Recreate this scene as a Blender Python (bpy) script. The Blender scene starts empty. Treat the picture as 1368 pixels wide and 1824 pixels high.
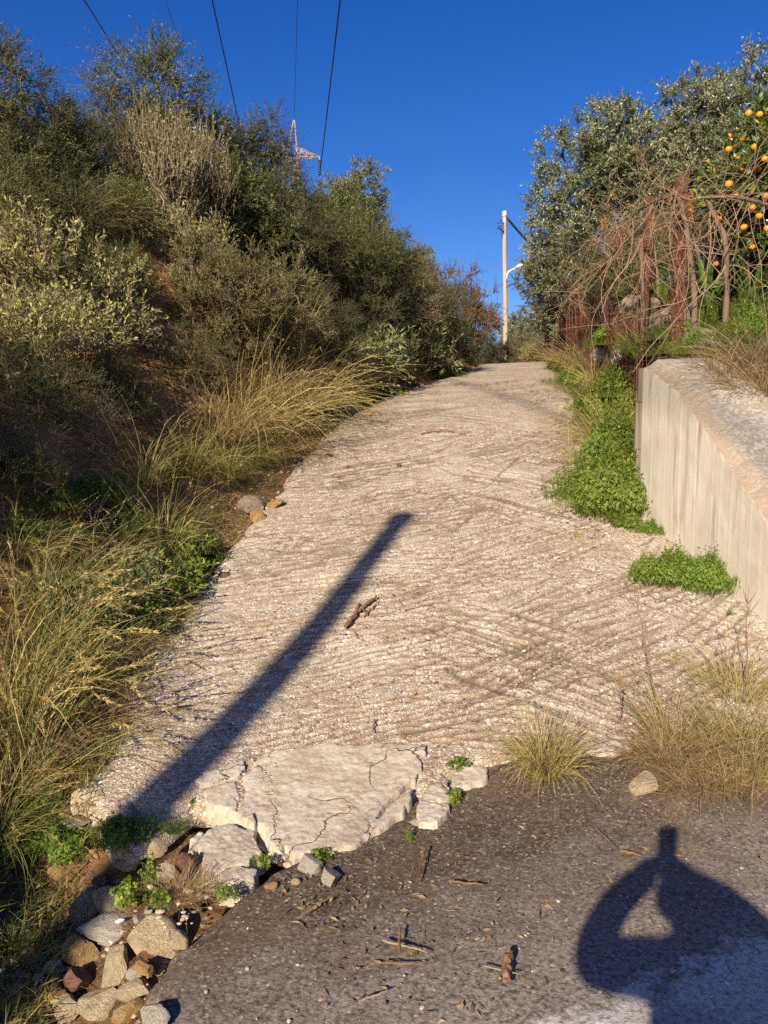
import bpy, math, random
import numpy as np
from mathutils import Vector, Matrix

# ------------------------------------------------------------------ camera, sky, sun, exposure
scn = bpy.context.scene
col = scn.collection
CAM_H, PITCH, F = 1.55, math.radians(5.5), 1423.0
cam_d = bpy.data.cameras.new('camera')
cam = bpy.data.objects.new('camera', cam_d); col.objects.link(cam)
cam_d.sensor_fit = 'VERTICAL'; cam_d.sensor_height = 1824.0 / F * 27.0; cam_d.sensor_width = cam_d.sensor_height; cam_d.lens = 27.0
cam_d.clip_start = 0.005; cam_d.clip_end = 3000
cam.location = (0, 0, CAM_H); cam.rotation_euler = (math.pi / 2 - PITCH, 0, 0)
scn.camera = cam
SHADOW_DIR = Vector((0.3535, 0.9565, -0.4999)).normalized()      # the way the light travels
SUN_EL = math.asin(-SHADOW_DIR.z)
SUN_AZ = math.atan2(-SHADOW_DIR.x, -SHADOW_DIR.y)
w = bpy.data.worlds.new('World'); scn.world = w; w.use_nodes = True
wn, wl = w.node_tree.nodes, w.node_tree.links
wn.clear()
sky = wn.new('ShaderNodeTexSky'); sky.sky_type = 'NISHITA'; sky.sun_disc = False
sky.sun_elevation = SUN_EL; sky.sun_rotation = SUN_AZ
sky.altitude = 300; sky.air_density = 1.0; sky.dust_density = 0.9; sky.ozone_density = 4.0
hs = wn.new('ShaderNodeHueSaturation'); hs.inputs['Hue'].default_value = 0.520; hs.inputs['Saturation'].default_value = 1.33; hs.inputs['Value'].default_value = 1.0
bg = wn.new('ShaderNodeBackground'); bg.inputs['Strength'].default_value = 0.073
wo = wn.new('ShaderNodeOutputWorld')
wl.new(sky.outputs[0], hs.inputs['Color']); wl.new(hs.outputs[0], bg.inputs['Color']); wl.new(bg.outputs[0], wo.inputs['Surface'])
sun_d = bpy.data.lights.new('sun', 'SUN'); sun_d.energy = 5.0; sun_d.angle = math.radians(0.53); sun_d.color = (1.0, 0.87, 0.67)
sun = bpy.data.objects.new('sun', sun_d); col.objects.link(sun)
sun.rotation_euler = SHADOW_DIR.to_track_quat('-Z', 'Y').to_euler(); sun.location = (-10, -25, 20)
vs = scn.view_settings
vs.view_transform = 'Standard'; vs.look = 'None'; vs.exposure = 0.81; vs.gamma = 1.0; vs.use_curve_mapping = False
scn.cycles.use_denoising = False
scn.cycles.max_bounces = 6; scn.cycles.diffuse_bounces = 3; scn.cycles.glossy_bounces = 2; scn.cycles.transmission_bounces = 3
scn.cycles.caustics_reflective = False; scn.cycles.caustics_refractive = False

# ------------------------------------------------------------------ small numeric helpers
def nrm(v):
    v = np.asarray(v, float); return v / np.maximum(np.linalg.norm(v, axis=-1, keepdims=True), 1e-9)
def _h(ix, iy, iz, s):
    n = (ix * 374761393 + iy * 668265263 + iz * 2147483647 % 1000003 + s * 362437) & 0x7fffffff
    n = ((n ^ (n >> 13)) * 1274126177) & 0x7fffffff
    n = ((n ^ (n >> 15)) * 40503 + 12345) & 0x7fffffff
    return ((n >> 8) & 0xffff) / 65535.0
def vnoise(p, s=0):
    p = np.asarray(p, float); i = np.floor(p).astype(np.int64); f = p - i; f = f * f * (3 - 2 * f)
    r = 0
    for a in (0, 1):
        for b in (0, 1):
            for c in (0, 1):
                wt = (f[..., 0] if a else 1 - f[..., 0]) * (f[..., 1] if b else 1 - f[..., 1]) * (f[..., 2] if c else 1 - f[..., 2])
                r = r + wt * _h(i[..., 0] + a, i[..., 1] + b, i[..., 2] + c, s)
    return r
def fbm(p, o=3, s=0):
    p = np.asarray(p, float); r = 0; a = .5; t = 0
    for k in range(o):
        r = r + a * vnoise(p * (2 ** k), s + k * 7); t += a; a *= .5
    return r / t - .5
def n2(x, y, sc, o=3, s=0):
    x, y = np.broadcast_arrays(np.asarray(x, float), np.asarray(y, float))
    return fbm(np.stack([x * sc, y * sc, np.zeros_like(x) + s * 3.7], -1), o, s)
def sstep(a, b, x):
    t = np.clip((np.asarray(x, float) - a) / (b - a), 0, 1); return t * t * (3 - 2 * t)

# ------------------------------------------------------------------ picture <-> place
def ray(px, py):
    a = (912.0 - py) / F; b = (px - 684.0) / F
    return np.array([b, math.cos(PITCH) + a * math.sin(PITCH), -math.sin(PITCH) + a * math.cos(PITCH)])
def at(px, py, Y):
    d = ray(px, py); d = d / d[1]
    return np.array([d[0] * Y, Y, CAM_H + d[2] * Y])
def hit(px, py, fn, y0=1.2, y1=70):
    d = ray(px, py); d = d / d[1]
    Y = y0 * (y1 / y0) ** np.linspace(0, 1, 1500)
    g = CAM_H + d[2] * Y - fn(d[0] * Y, Y)
    k = np.where(g <= 0)[0]
    if len(k) == 0: k = [int(np.argmin(g))]
    k = max(int(k[0]), 1); t = 0
    if g[k - 1] > 0 >= g[k]: t = g[k - 1] / (g[k - 1] - g[k])
    y = Y[k - 1] + (Y[k] - Y[k - 1]) * t
    return np.array([d[0] * y, y, float(fn(d[0] * y, y))])

# ------------------------------------------------------------------ the lie of the land
_py = np.linspace(-20, 130, 3001)
_pz = np.interp(_py, [-20, 3.0, 3.5, 4.5, 10.5, 13, 22, 24, 28, 60, 130], [0, 0, .06, .29, 1.80, 2.20, 3.38, 3.58, 3.74, 4.3, 5.0])
_k = np.exp(-.5 * (np.arange(-24, 25) / 8.0) ** 2); _k /= _k.sum()
_pz = np.convolve(np.pad(_pz, 24, mode='edge'), _k, 'valid')
def prof(Y): return np.interp(Y, _py, _pz)
def cross(Y): return .055 * sstep(3.2, 5.5, Y) * (1 - .6 * sstep(20, 30, Y))
def road_z(X, Y): return prof(Y) + cross(Y) * (X - .5 - .07 * np.maximum(np.asarray(Y, float) - 6, 0))
def edge(pts):
    h = np.array([hit(x, y, road_z) for x, y in pts]); o = np.argsort(h[:, 1]); return h[o]
_L = edge([(235, 1495), (120, 1425), (195, 1330), (235, 1210), (325, 1090), (395, 985), (490, 885), (530, 825), (605, 750), (690, 708), (765, 682), (838, 661)])
_R = edge([(1368, 1118), (1290, 1057), (1160, 935), (1125, 850), (1085, 780), (1040, 720), (1008, 690), (982, 655)])
_Ly = np.concatenate([[2.2, 2.6], _L[:, 1], [30, 45, 130]]); _Lx = np.concatenate([[-.62, -.80], _L[:, 0], [4.0, 8.5, 60]])
_Ry = np.concatenate([[2.0, 4.0], _R[:, 1], [30, 45, 130]]); _Rx = np.concatenate([[2.6, 2.52], _R[:, 0] + .10 * (_R[:, 1] < 6.9), [6.4, 11.2, 63]])
_F = np.array([hit(x, y, road_z) for x, y in [(60, 1440), (130, 1445), (235, 1500), (300, 1470), (340, 1440), (450, 1450), (600, 1430), (760, 1408), (830, 1395), (900, 1365), (1040, 1338), (1140, 1342), (1250, 1310), (1368, 1300)]])
def YF(X): return np.interp(X, _F[:, 0], _F[:, 1])
def XL(Y): return np.interp(Y, _Ly, _Lx)
def XR(Y): return np.interp(Y, _Ry, _Rx)
def XB(Y): return np.interp(Y, [-8, -2, 1, 2, 3, 4, 5, 7], [-4.5, -2.6, -1.5, -1.22, -1.42, -1.55, -1.45, XL(7) - .3]) * (np.asarray(Y) < 7) + (XL(Y) - .3) * (np.asarray(Y) >= 7)
def fence_x(Y): return 2.77 + .125 * (Y - 7.5)
WALL_A, WALL_B = hit(1141, 922, road_z), hit(1368, 1116, road_z)
def wall_x(Y): return WALL_A[0] + (WALL_B[0] - WALL_A[0]) * (Y - WALL_A[1]) / (WALL_B[1] - WALL_A[1])
def wall_top(Y): return np.interp(Y, [3.2, 4.75, 5.33, 5.95, WALL_A[1] + .05], [-.1, 1.05, 1.47, 1.90, at(1150, 646, WALL_A[1])[2]])
def terrain_z(X, Y):
    X = np.asarray(X, float); Y = np.asarray(Y, float); X, Y = np.broadcast_arrays(X, Y)
    z = road_z(X, Y) - .06
    xl, xb = XL(Y), XB(Y)
    z = z - .07 * (X > xl - .05) * (Y < YF(X) + .12)
    # verge and stony ditch on the left
    dd = xl - X
    z = z - .16 * sstep(0, .25, dd) * (1 - sstep(3.0, 4.2, Y)) * sstep(-2, 1, Y) + .05 * sstep(0, .3, dd) * sstep(4, 5, Y)
    d = np.maximum(xb - X, 0)
    s1 = 1.15 + 1.5 * sstep(7.5, 10.5, Y) - .3 * sstep(16, 24, Y)
    hc = np.interp(Y, [-8, 0, 3, 7, 10, 16, 24, 40], [.8, 1.6, 2.2, 2.75, 2.5, 2.25, 1.5, 1.0])
    t = d * s1
    bank = hc * (1 - np.exp(-(t / hc) ** 1.25 * 1.15)) + np.minimum(np.maximum(d - .8, 0), 9) * np.interp(Y, [0, 8, 16, 30], [.32, .34, .26, .12])
    rough = .22 * n2(X, Y, 1.1, 4, 3) + .10 * n2(X, Y, 4, 3, 5)
    z = z + np.where(d > 0, bank + rough * sstep(0, .6, d), 0)
    # right-hand terrace behind the wall, and the verge beyond it
    wx = wall_x(Y)
    terr = prof(Y) + np.interp(Y, [6.8, 8, 12, 22, 40], [1.28, 1.28, 1.0, .78, .3])
    low = wall_top(Y) + .02
    q = sstep(WALL_A[1] - .2, WALL_A[1] + .15, Y)
    behind = low * (1 - q) + terr * q + .22 * np.clip(X - wx - .45, 0, 6) + .10 * n2(X, Y, 2, 3, 9)
    behind = behind - .14 * (1 - sstep(.42, .62, X - wx)) * (1 - q)
    behind = np.maximum(behind, -.05)
    rr = XR(Y)
    sl = sstep(0, 1, (X - rr - .22) / np.maximum(fence_x(Y) - .15 - rr - .22, .25))
    far = z * (1 - sl) + behind * sl
    near = np.where(X > wx + .12, behind, z)
    zr = np.where(Y > WALL_A[1] + .1, far, near)
    zr = np.where(Y < 3.3, np.where(X > 2.6, np.maximum(-.06, behind * sstep(2.6, 3.2, X)), z), zr)
    return np.where(X > .3, zr, z)
def ground_z(X, Y):
    X = np.asarray(X, float); Y = np.asarray(Y, float)
    on = (X > XL(Y)) & (X < XR(Y)) & (Y > 3.2)
    return np.where(on, road_z(X, Y), np.where((Y <= 3.2) & (X > XL(Y)), np.maximum(terrain_z(X, Y), 0), terrain_z(X, Y)))

# ------------------------------------------------------------------ mesh builder
class MB:
    def __init__(s): s.V = []; s.Q = []; s.T = []; s.R = []; s.n = 0
    def add(s, v, q=None, t=None, r=0.5):
        v = np.asarray(v, float).reshape(-1, 3)
        if q is not None and len(q): s.Q.append(np.asarray(q, np.int64).reshape(-1, 4) + s.n)
        if t is not None and len(t): s.T.append(np.asarray(t, np.int64).reshape(-1, 3) + s.n)
        s.V.append(v); s.R.append(np.broadcast_to(np.asarray(r, float), (len(v),)).copy() if np.ndim(r) < 1 or len(np.shape(r)) == 1 else r)
        s.n += len(v); return s
    def tubes(s, P, rad, sides=4, r=.5, cap=False):
        P = np.asarray(P, float); m, k, _ = P.shape
        rad = np.broadcast_to(np.asarray(rad, float), (m, k))
        t = np.empty_like(P); t[:, 1:-1] = P[:, 2:] - P[:, :-2]; t[:, 0] = P[:, 1] - P[:, 0]; t[:, -1] = P[:, -1] - P[:, -2]
        t = nrm(t); ref = np.where(np.abs(t[:, :1, 2:3]) > .9, np.array([1., 0, 0]), np.array([0, 0, 1.]))
        a = nrm(np.cross(t, ref)); b = np.cross(t, a)
        an = np.arange(sides) * 2 * math.pi / sides
        v = P[:, :, None] + rad[:, :, None, None] * (a[:, :, None] * np.cos(an)[:, None] + b[:, :, None] * np.sin(an)[:, None])
        i = np.arange(m)[:, None, None] * k * sides + np.arange(k - 1)[None, :, None] * sides; j = np.arange(sides)[None, None]; j2 = (j + 1) % sides
        q = np.stack([i + j, i + j2, i + sides + j2, i + sides + j], -1)
        rr = np.broadcast_to(np.asarray(r, float).reshape(-1, 1, 1), (m if np.ndim(r) else 1, k, sides))
        rr = np.broadcast_to(rr, (m, k, sides)).reshape(-1)
        nv = m * k * sides
        if cap:
            v = np.concatenate([v.reshape(-1, 3), P[:, 0], P[:, -1]])
            mm = np.arange(m)[:, None]; jj = np.arange(sides)[None]; j3 = (jj + 1) % sides
            t1 = np.stack([mm * k * sides + j3, mm * k * sides + jj, np.broadcast_to(nv + mm, (m, sides))], -1)
            e = mm * k * sides + (k - 1) * sides
            t2 = np.stack([e + jj, e + j3, np.broadcast_to(nv + m + mm, (m, sides))], -1)
            rr = np.concatenate([rr, np.full(2 * m, rr.mean())])
            return s.add(v, q.reshape(-1, 4), np.concatenate([t1.reshape(-1, 3), t2.reshape(-1, 3)]), rr)
        return s.add(v.reshape(-1, 3), q.reshape(-1, 4), None, rr)
    def tube(s, P, rad, sides=6, r=.5, cap=True):
        P = np.asarray(P, float)[None]; return s.tubes(P, np.broadcast_to(np.asarray(rad, float), P.shape[1])[None], sides, r, cap)
    def leaves(s, pos, d, n, L, W, r, fold=.18, mid=.45):
        pos = np.asarray(pos, float); m = len(pos); d = nrm(d); sd = nrm(np.cross(d, n)); n = np.cross(sd, d)
        L = np.broadcast_to(np.asarray(L, float), (m,))[:, None]; W = np.broadcast_to(np.asarray(W, float), (m,))[:, None]
        c = pos + d * L * mid + n * W * fold
        v = np.stack([pos, c + sd * W * .5 - n * W * fold, pos + d * L - n * L * .05, c - sd * W * .5 - n * W * fold], 1)
        i = np.arange(m)[:, None] * 4 + np.arange(4)[None]
        return s.add(v.reshape(-1, 3), i, None, np.repeat(np.broadcast_to(np.asarray(r, float), (m,)), 4))
    def ribbons(s, P, sd, wd, r):
        P = np.asarray(P, float); m, k, _ = P.shape
        sd = np.asarray(sd, float)[:, None]; wd = np.broadcast_to(np.asarray(wd, float), (m, k))[:, :, None]
        v = np.stack([P - sd * wd * .5, P + sd * wd * .5], 2)
        i = np.arange(m)[:, None] * 2 * k + np.arange(k - 1)[None] * 2
        q = np.stack([i, i + 1, i + 3, i + 2], -1)
        return s.add(v.reshape(-1, 3), q.reshape(-1, 4), None, np.repeat(np.broadcast_to(np.asarray(r, float), (m,)), 2 * k))
    def box(s, lo, hi, M=None, r=.5):
        lo = np.asarray(lo, float); hi = np.asarray(hi, float)
        v = np.array([[(lo, hi)[i & 1][0], (lo, hi)[(i >> 1) & 1][1], (lo, hi)[i >> 2][2]] for i in range(8)])
        if M is not None: v = v @ np.asarray(M)[:3, :3].T + np.asarray(M)[:3, 3]
        return s.add(v, [[0, 2, 3, 1], [4, 5, 7, 6], [0, 1, 5, 4], [2, 6, 7, 3], [0, 4, 6, 2], [1, 3, 7, 5]], None, r)
    def grid(s, G, r=.5, wrap=False):
        a, b = G.shape[:2]; i = np.arange(a - 1)[:, None] * b + np.arange(b - (0 if wrap else 1))[None]
        j = np.arange(a - 1)[:, None] * b + (np.arange(b - (0 if wrap else 1))[None] + 1) % b
        q = np.stack([i, j, j + b, i + b], -1)
        return s.add(G.reshape(-1, 3), q.reshape(-1, 4), None, np.asarray(r, float).reshape(-1) if np.ndim(r) else r)
    def mesh(s, name, mat, smooth=False):
        V = np.concatenate(s.V); R = np.concatenate(s.R)
        Q = np.concatenate(s.Q) if s.Q else np.zeros((0, 4), np.int64); T = np.concatenate(s.T) if s.T else np.zeros((0, 3), np.int64)
        me = bpy.data.meshes.new(name); me.vertices.add(len(V)); me.vertices.foreach_set('co', V.astype(np.float32).ravel())
        li = np.concatenate([Q.ravel(), T.ravel()]).astype(np.int32); me.loops.add(len(li)); me.loops.foreach_set('vertex_index', li)
        ls = np.concatenate([np.arange(len(Q)) * 4, len(Q) * 4 + np.arange(len(T)) * 3]).astype(np.int32)
        me.polygons.add(len(ls)); me.polygons.foreach_set('loop_start', ls)
        me.polygons.foreach_set('use_smooth', np.full(len(ls), bool(smooth)))
        me.update(calc_edges=True)
        at_ = me.attributes.new('rnd', 'FLOAT', 'POINT'); at_.data.foreach_set('value', R.astype(np.float32))
        for m_ in (mat if isinstance(mat, (list, tuple)) else [mat]): me.materials.append(m_)
        return me
    def build(s, name, mat, parent=None, smooth=False):
        return link(name, s.mesh(name, mat, smooth), parent)
def link(name, me, parent=None):
    o = bpy.data.objects.new(name, me); col.objects.link(o)
    if parent is not None: o.parent = parent
    return o
def tag(o, label=None, cat=None, group=None, kind=None):
    if label: o['label'] = label
    if cat: o['category'] = cat
    if group: o['group'] = group
    if kind: o['kind'] = kind
    return o
def empty(name, loc=(0, 0, 0), rz=0, s=1):
    o = bpy.data.objects.new(name, None); col.objects.link(o); o.empty_display_size = .1
    o.location = Vector([float(c) for c in loc]); o.rotation_euler = (0, 0, rz); o.scale = (s, s, s) if np.ndim(s) == 0 else s
    return o

# ------------------------------------------------------------------ materials
class NT:
    def __init__(s, name):
        s.m = bpy.data.materials.new(name); s.m.use_nodes = True; s.t = s.m.node_tree; s.t.nodes.clear()
        s.out = s.t.nodes.new('ShaderNodeOutputMaterial')
    def n(s, ty, **kw):
        nd = s.t.nodes.new('ShaderNode' + ty)
        for k, v in kw.items():
            if k.startswith('i_'):
                key = k[2:]; key = int(key) if key.isdigit() else key.replace('_', ' ')
                s.set(nd.inputs[key], v)
            else: setattr(nd, k, v)
        return nd
    def set(s, inp, v):
        if hasattr(v, 'links') or isinstance(v, bpy.types.NodeSocket): s.t.links.new(v, inp)
        else: inp.default_value = v
    def coord(s): return s.n('TexCoord').outputs['Object']
    def noise(s, vec, scale, detail=3, rough=.55, dist=0): return s.n('TexNoise', i_Vector=vec, i_Scale=scale, i_Detail=detail, i_Roughness=rough, i_Distortion=dist).outputs[0]
    def vor(s, vec, scale, feature='F1', rnd=1.0): return s.n('TexVoronoi', feature=feature, i_Vector=vec, i_Scale=scale, i_Randomness=rnd)
    def ramp(s, fac, stops, interp='LINEAR'):
        nd = s.n('ValToRGB', i_Fac=fac); cr = nd.color_ramp; cr.interpolation = interp
        while len(cr.elements) < len(stops): cr.elements.new(.5)
        for e, (p, c) in zip(cr.elements, stops): e.position = p; e.color = (c, c, c, 1) if np.ndim(c) == 0 else (*c, 1)
        return nd.outputs[0]
    def mix(s, a, b, fac, mode='MIX'):
        nd = s.n('Mix', data_type='RGBA', blend_type=mode); nd.clamp_factor = True
        s.set(nd.inputs[0], fac)
        for i, v in ((6, a), (7, b)): s.set(nd.inputs[i], v if not isinstance(v, tuple) else (*v, 1) if len(v) == 3 else v)
        return nd.outputs[2]
    def math(s, op, a, b=0.0, c=0.0):
        nd = s.n('Math', operation=op); s.set(nd.inputs[0], a); s.set(nd.inputs[1], b); s.set(nd.inputs[2], c); return nd.outputs[0]
    def attr(s, name='rnd'): return s.n('Attribute', attribute_name=name).outputs['Fac']
    def bump(s, h, strength=.5, dist=.01, normal=None):
        nd = s.n('Bump', i_Height=h, i_Strength=strength, i_Distance=dist)
        if normal is not None: s.set(nd.inputs['Normal'], normal)
        return nd.outputs[0]
    def finish(s, color, rough=.85, bump=None, spec=.25, metallic=0.0):
        b = s.n('BsdfPrincipled'); s.set(b.inputs['Base Color'], color if not isinstance(color, tuple) else (*color, 1))
        s.set(b.inputs['Roughness'], rough); s.set(b.inputs['Specular IOR Level'], spec); s.set(b.inputs['Metallic'], metallic)
        if bump is not None: s.set(b.inputs['Normal'], bump)
        s.t.links.new(b.outputs[0], s.out.inputs[0]); return s.m
def leaf_mat(name, stops, trans=.25, rough=.5, spec=.3, vary=.25):
    t = NT(name); r = t.attr(); c = t.ramp(r, stops)
    oi = t.n('ObjectInfo').outputs['Random']
    h = t.n('HueSaturation', i_Color=c); t.set(h.inputs['Value'], t.math('MULTIPLY_ADD', oi, vary, 1 - vary / 2)); t.set(h.inputs['Hue'], t.math('MULTIPLY_ADD', oi, .03, .485))
    c = h.outputs[0]
    b = t.n('BsdfPrincipled'); t.set(b.inputs['Base Color'], c); t.set(b.inputs['Roughness'], rough); t.set(b.inputs['Specular IOR Level'], spec)
    tr = t.n('BsdfTranslucent'); t.set(tr.inputs[0], t.mix(c, (.30, .33, .04), .25))
    mx = t.n('MixShader'); mx.inputs[0].default_value = trans
    t.t.links.new(b.outputs[0], mx.inputs[1]); t.t.links.new(tr.outputs[0], mx.inputs[2]); t.t.links.new(mx.outputs[0], t.out.inputs[0])
    return t.m
# ------------------------------------------------------------------ surface materials
def mat_concrete_road():
    t = NT('grooved_concrete'); p = t.coord()
    wp = t.n('VectorMath', operation='ADD'); t.set(wp.inputs[0], p)
    nz = t.n('TexNoise', i_Vector=p, i_Scale=9.0, i_Detail=2.0); sc = t.n('VectorMath', operation='SCALE'); t.set(sc.inputs[0], nz.outputs[1]); sc.inputs['Scale'].default_value = .03
    t.t.links.new(sc.outputs[0], wp.inputs[1]); q = wp.outputs[0]
    v1 = t.vor(q, 64); v2 = t.vor(q, 135); e1 = t.vor(q, 64, 'DISTANCE_TO_EDGE').outputs['Distance']
    sep = t.n('SeparateColor'); t.t.links.new(v1.outputs['Color'], sep.inputs[0])
    sep2 = t.n('SeparateColor'); t.t.links.new(v2.outputs['Color'], sep2.inputs[0])
    agg = t.ramp(sep.outputs[0], [(0, (.13, .095, .065)), (.20, (.33, .28, .215)), (.55, (.455, .405, .33)), (.88, (.565, .515, .435)), (1, (.76, .73, .67))])
    agg2 = t.ramp(sep2.outputs[1], [(0, (.24, .17, .11)), (.5, (.46, .37, .275)), (1, (.68, .60, .49))])
    c = t.mix(agg, agg2, t.ramp(sep.outputs[2], [(.40, 0), (.45, 1)]))
    c = t.mix((.19, .13, .08), c, t.ramp(e1, [(.0, .35), (.10, 1)]))
    big = t.noise(p, 1.1, 4, .6); mid = t.noise(p, 5.5, 4, .65, .6)
    c = t.mix(c, (.27, .18, .11), t.ramp(mid, [(.46, 0), (.68, .70)]))
    c = t.mix(c, (.78, .71, .60), t.ramp(big, [(.52, 0), (.74, .30)]))
    silt = t.attr('rnd')
    c = t.mix(c, (.125, .085, .052), t.math('MULTIPLY', silt, t.ramp(t.noise(p, 7, 4, .7), [(.22, .55), (.45, 1)])))
    h = t.math('ADD', t.ramp(e1, [(0, 0), (.22, 1)]), t.math('MULTIPLY', sep.outputs[1], .8))
    h = t.math('ADD', h, t.math('MULTIPLY', t.noise(p, 160, 2), .7))
    return t.finish(c, .9, t.bump(h, .6, .0045), .2)
def mat_slab():
    t = NT('worn_concrete'); p = t.coord()
    c = t.ramp(t.noise(p, 6, 5, .65), [(.3, (.33, .27, .20)), (.5, (.45, .39, .31)), (.7, (.54, .49, .40))])
    c = t.mix(c, (.33, .24, .16), t.ramp(t.noise(p, 34, 4, .7), [(.50, 0), (.64, .75)]))
    v = t.vor(p, 85); c = t.mix(c, (.78, .74, .66), t.ramp(v.outputs['Distance'], [(.12, .6), (.22, 0)]))
    wv = t.n('VectorMath', operation='ADD'); t.set(wv.inputs[0], p); nz = t.n('TexNoise', i_Vector=p, i_Scale=7.0, i_Detail=4.0); sv = t.n('VectorMath', operation='SCALE'); t.set(sv.inputs[0], nz.outputs[1]); sv.inputs['Scale'].default_value = .25; t.t.links.new(sv.outputs[0], wv.inputs[1])
    cr = t.ramp(t.vor(wv.outputs[0], 3.6, 'DISTANCE_TO_EDGE').outputs['Distance'], [(0, 1), (.022, 0)]); cr = t.math('MULTIPLY', cr, t.ramp(t.noise(p, 2.3, 2), [(.46, 0), (.56, 1)]))
    c = t.mix(c, (.13, .085, .05), cr)
    h = t.math('SUBTRACT', t.math('ADD', t.noise(p, 45, 5, .7), t.math('MULTIPLY', t.noise(p, 220, 2), .4)), t.math('MULTIPLY', cr, 1.5))
    return t.finish(c, .92, t.bump(h, .7, .008), .2)
def mat_asphalt():
    t = NT('asphalt'); p = t.coord()
    v = t.vor(p, 120); s1 = t.n('SeparateColor'); t.t.links.new(v.outputs['Color'], s1.inputs[0])
    c = t.ramp(s1.outputs[0], [(0, (.050, .036, .025)), (.55, (.105, .077, .056)), (.9, (.16, .122, .092)), (1, (.30, .245, .19))])
    big = t.noise(p, 1.7, 5, .65, .5)
    xyz = t.n('SeparateXYZ'); t.set(xyz.inputs[0], p)
    # the dusty, paler carriageway on the near right
    line = t.math('ADD', t.math('MULTIPLY', xyz.outputs[0], .50), t.math('MULTIPLY', xyz.outputs[1], -1.0))
    dust = t.ramp(t.math('ADD', t.math('ADD', line, 2.70), t.math('MULTIPLY', t.math('SUBTRACT', t.noise(p, 4.5, 5, .7), .5), 1.5)), [(.0, 0), (.75, .75)])
    fine = t.noise(p, 60, 3, .7)
    c = t.mix(c, (.37, .325, .285), t.math('MULTIPLY', dust, t.ramp(fine, [(.38, .12), (.58, .9)])))
    pale = t.ramp(t.math('ADD', t.math('ADD', line, 1.79), t.math('MULTIPLY', t.math('SUBTRACT', t.noise(p, 14, 4, .7), .5), .45)), [(.0, 0), (.07, 1)])
    c = t.mix(c, t.ramp(fine, [(.3, (.16, .15, .145)), (.5, (.46, .44, .42)), (.7, (.60, .58, .56))]), pale)
    c = t.mix(c, (.17, .105, .06), t.ramp(big, [(.52, 0), (.72, .6)]))
    spk = t.vor(p, 34); s2 = t.n('SeparateColor'); t.t.links.new(spk.outputs['Color'], s2.inputs[0])
    c = t.mix(c, (.50, .42, .32), t.math('MULTIPLY', t.ramp(spk.outputs['Distance'], [(.14, 1), (.2, 0)]), t.ramp(s2.outputs[0], [(.72, 0), (.75, .8)])))
    h = t.math('ADD', t.noise(p, 130, 4, .75), t.noise(p, 34, 3))
    return t.finish(c, .85, t.bump(h, .7, .006), .2)
def mat_soil():
    t = NT('soil'); p = t.coord()
    a = t.noise(p, 2.2, 5, .65)
    c = t.ramp(a, [(.3, (.10, .062, .034)), (.5, (.20, .115, .058)), (.7, (.33, .18, .085))])
    red = t.math('MAXIMUM', t.math('MULTIPLY', t.ramp(t.noise(p, .7, 3), [(.52, 0), (.64, .6)]), .7), t.attr('rnd'))
    c = t.mix(c, t.ramp(t.noise(p, 9, 4, .7), [(.3, (.24, .085, .03)), (.55, (.47, .20, .075)), (.75, (.56, .34, .17))]), red)
    v = t.vor(p, 26); s2 = t.n('SeparateColor'); t.t.links.new(v.outputs['Color'], s2.inputs[0])
    c = t.mix(c, (.45, .36, .26), t.math('MULTIPLY', t.ramp(v.outputs['Distance'], [(.25, 1), (.4, 0)]), t.ramp(s2.outputs[0], [(.66, 0), (.7, .8)])))
    h = t.math('ADD', t.noise(p, 22, 5, .7), t.math('MULTIPLY', t.noise(p, 5, 3), 1.4))
    return t.finish(c, .95, t.bump(h, .9, .05), .1)
def mat_stone(name, cols, sc=1.6):
    t = NT(name); p = t.coord(); oi = t.n('ObjectInfo').outputs['Random']
    off = t.n('VectorMath', operation='ADD'); t.set(off.inputs[0], p); cb = t.n('CombineXYZ')
    for i in range(3): t.set(cb.inputs[i], t.math('MULTIPLY', oi, 37.0 + 11 * i))
    t.t.links.new(cb.outputs[0], off.inputs[1]); p = off.outputs[0]
    c = t.ramp(t.noise(p, sc, 6, .68, .6), [(.28, cols[0]), (.5, cols[1]), (.72, cols[2])])
    c = t.mix(c, cols[0], t.ramp(t.noise(p, sc * 5, 4, .7), [(.52, 0), (.7, .55)]))
    h = t.math('ADD', t.noise(p, sc * 3, 6, .7), t.math('MULTIPLY', t.noise(p, sc * 12, 3, .7), .35))
    return t.finish(c, .88, t.bump(h, .8, .12), .2)
def mat_wall():
    t = NT('cast_concrete'); p = t.coord(); xyz = t.n('SeparateXYZ'); t.set(xyz.inputs[0], p)
    st = t.n('CombineXYZ'); t.set(st.inputs[0], t.math('MULTIPLY', xyz.outputs[0], 3.0)); t.set(st.inputs[1], t.math('MULTIPLY', xyz.outputs[1], 4.5)); t.set(st.inputs[2], t.math('MULTIPLY', xyz.outputs[2], .55))
    streak = t.noise(st.outputs[0], 2.6, 4, .6); a = t.noise(p, 2.4, 5, .6)
    c = t.ramp(a, [(.3, (.50, .45, .36)), (.55, (.61, .555, .45)), (.75, (.67, .62, .52))])
    c = t.mix(c, (.26, .21, .155), t.ramp(t.math('ADD', streak, t.math('MULTIPLY', a, .35)), [(.72, 0), (.92, .75)]))
    c = t.mix(c, (.78, .72, .60), t.ramp(t.noise(st.outputs[0], 7, 2), [(.60, 0), (.68, .08)]))
    v = t.vor(p, 55); c = t.mix(c, (.20, .16, .12), t.ramp(v.outputs['Distance'], [(.05, .5), (.10, 0)]))
    brd = t.attr('rnd'); c = t.mix(c, (.40, .34, .26), t.math('MULTIPLY', brd, .08))
    h = t.math('ADD', t.noise(p, 30, 5, .6), t.math('MULTIPLY', t.noise(st.outputs[0], 26, 3), .15))
    return t.finish(c, .9, t.bump(h, .35, .004), .2)
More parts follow.
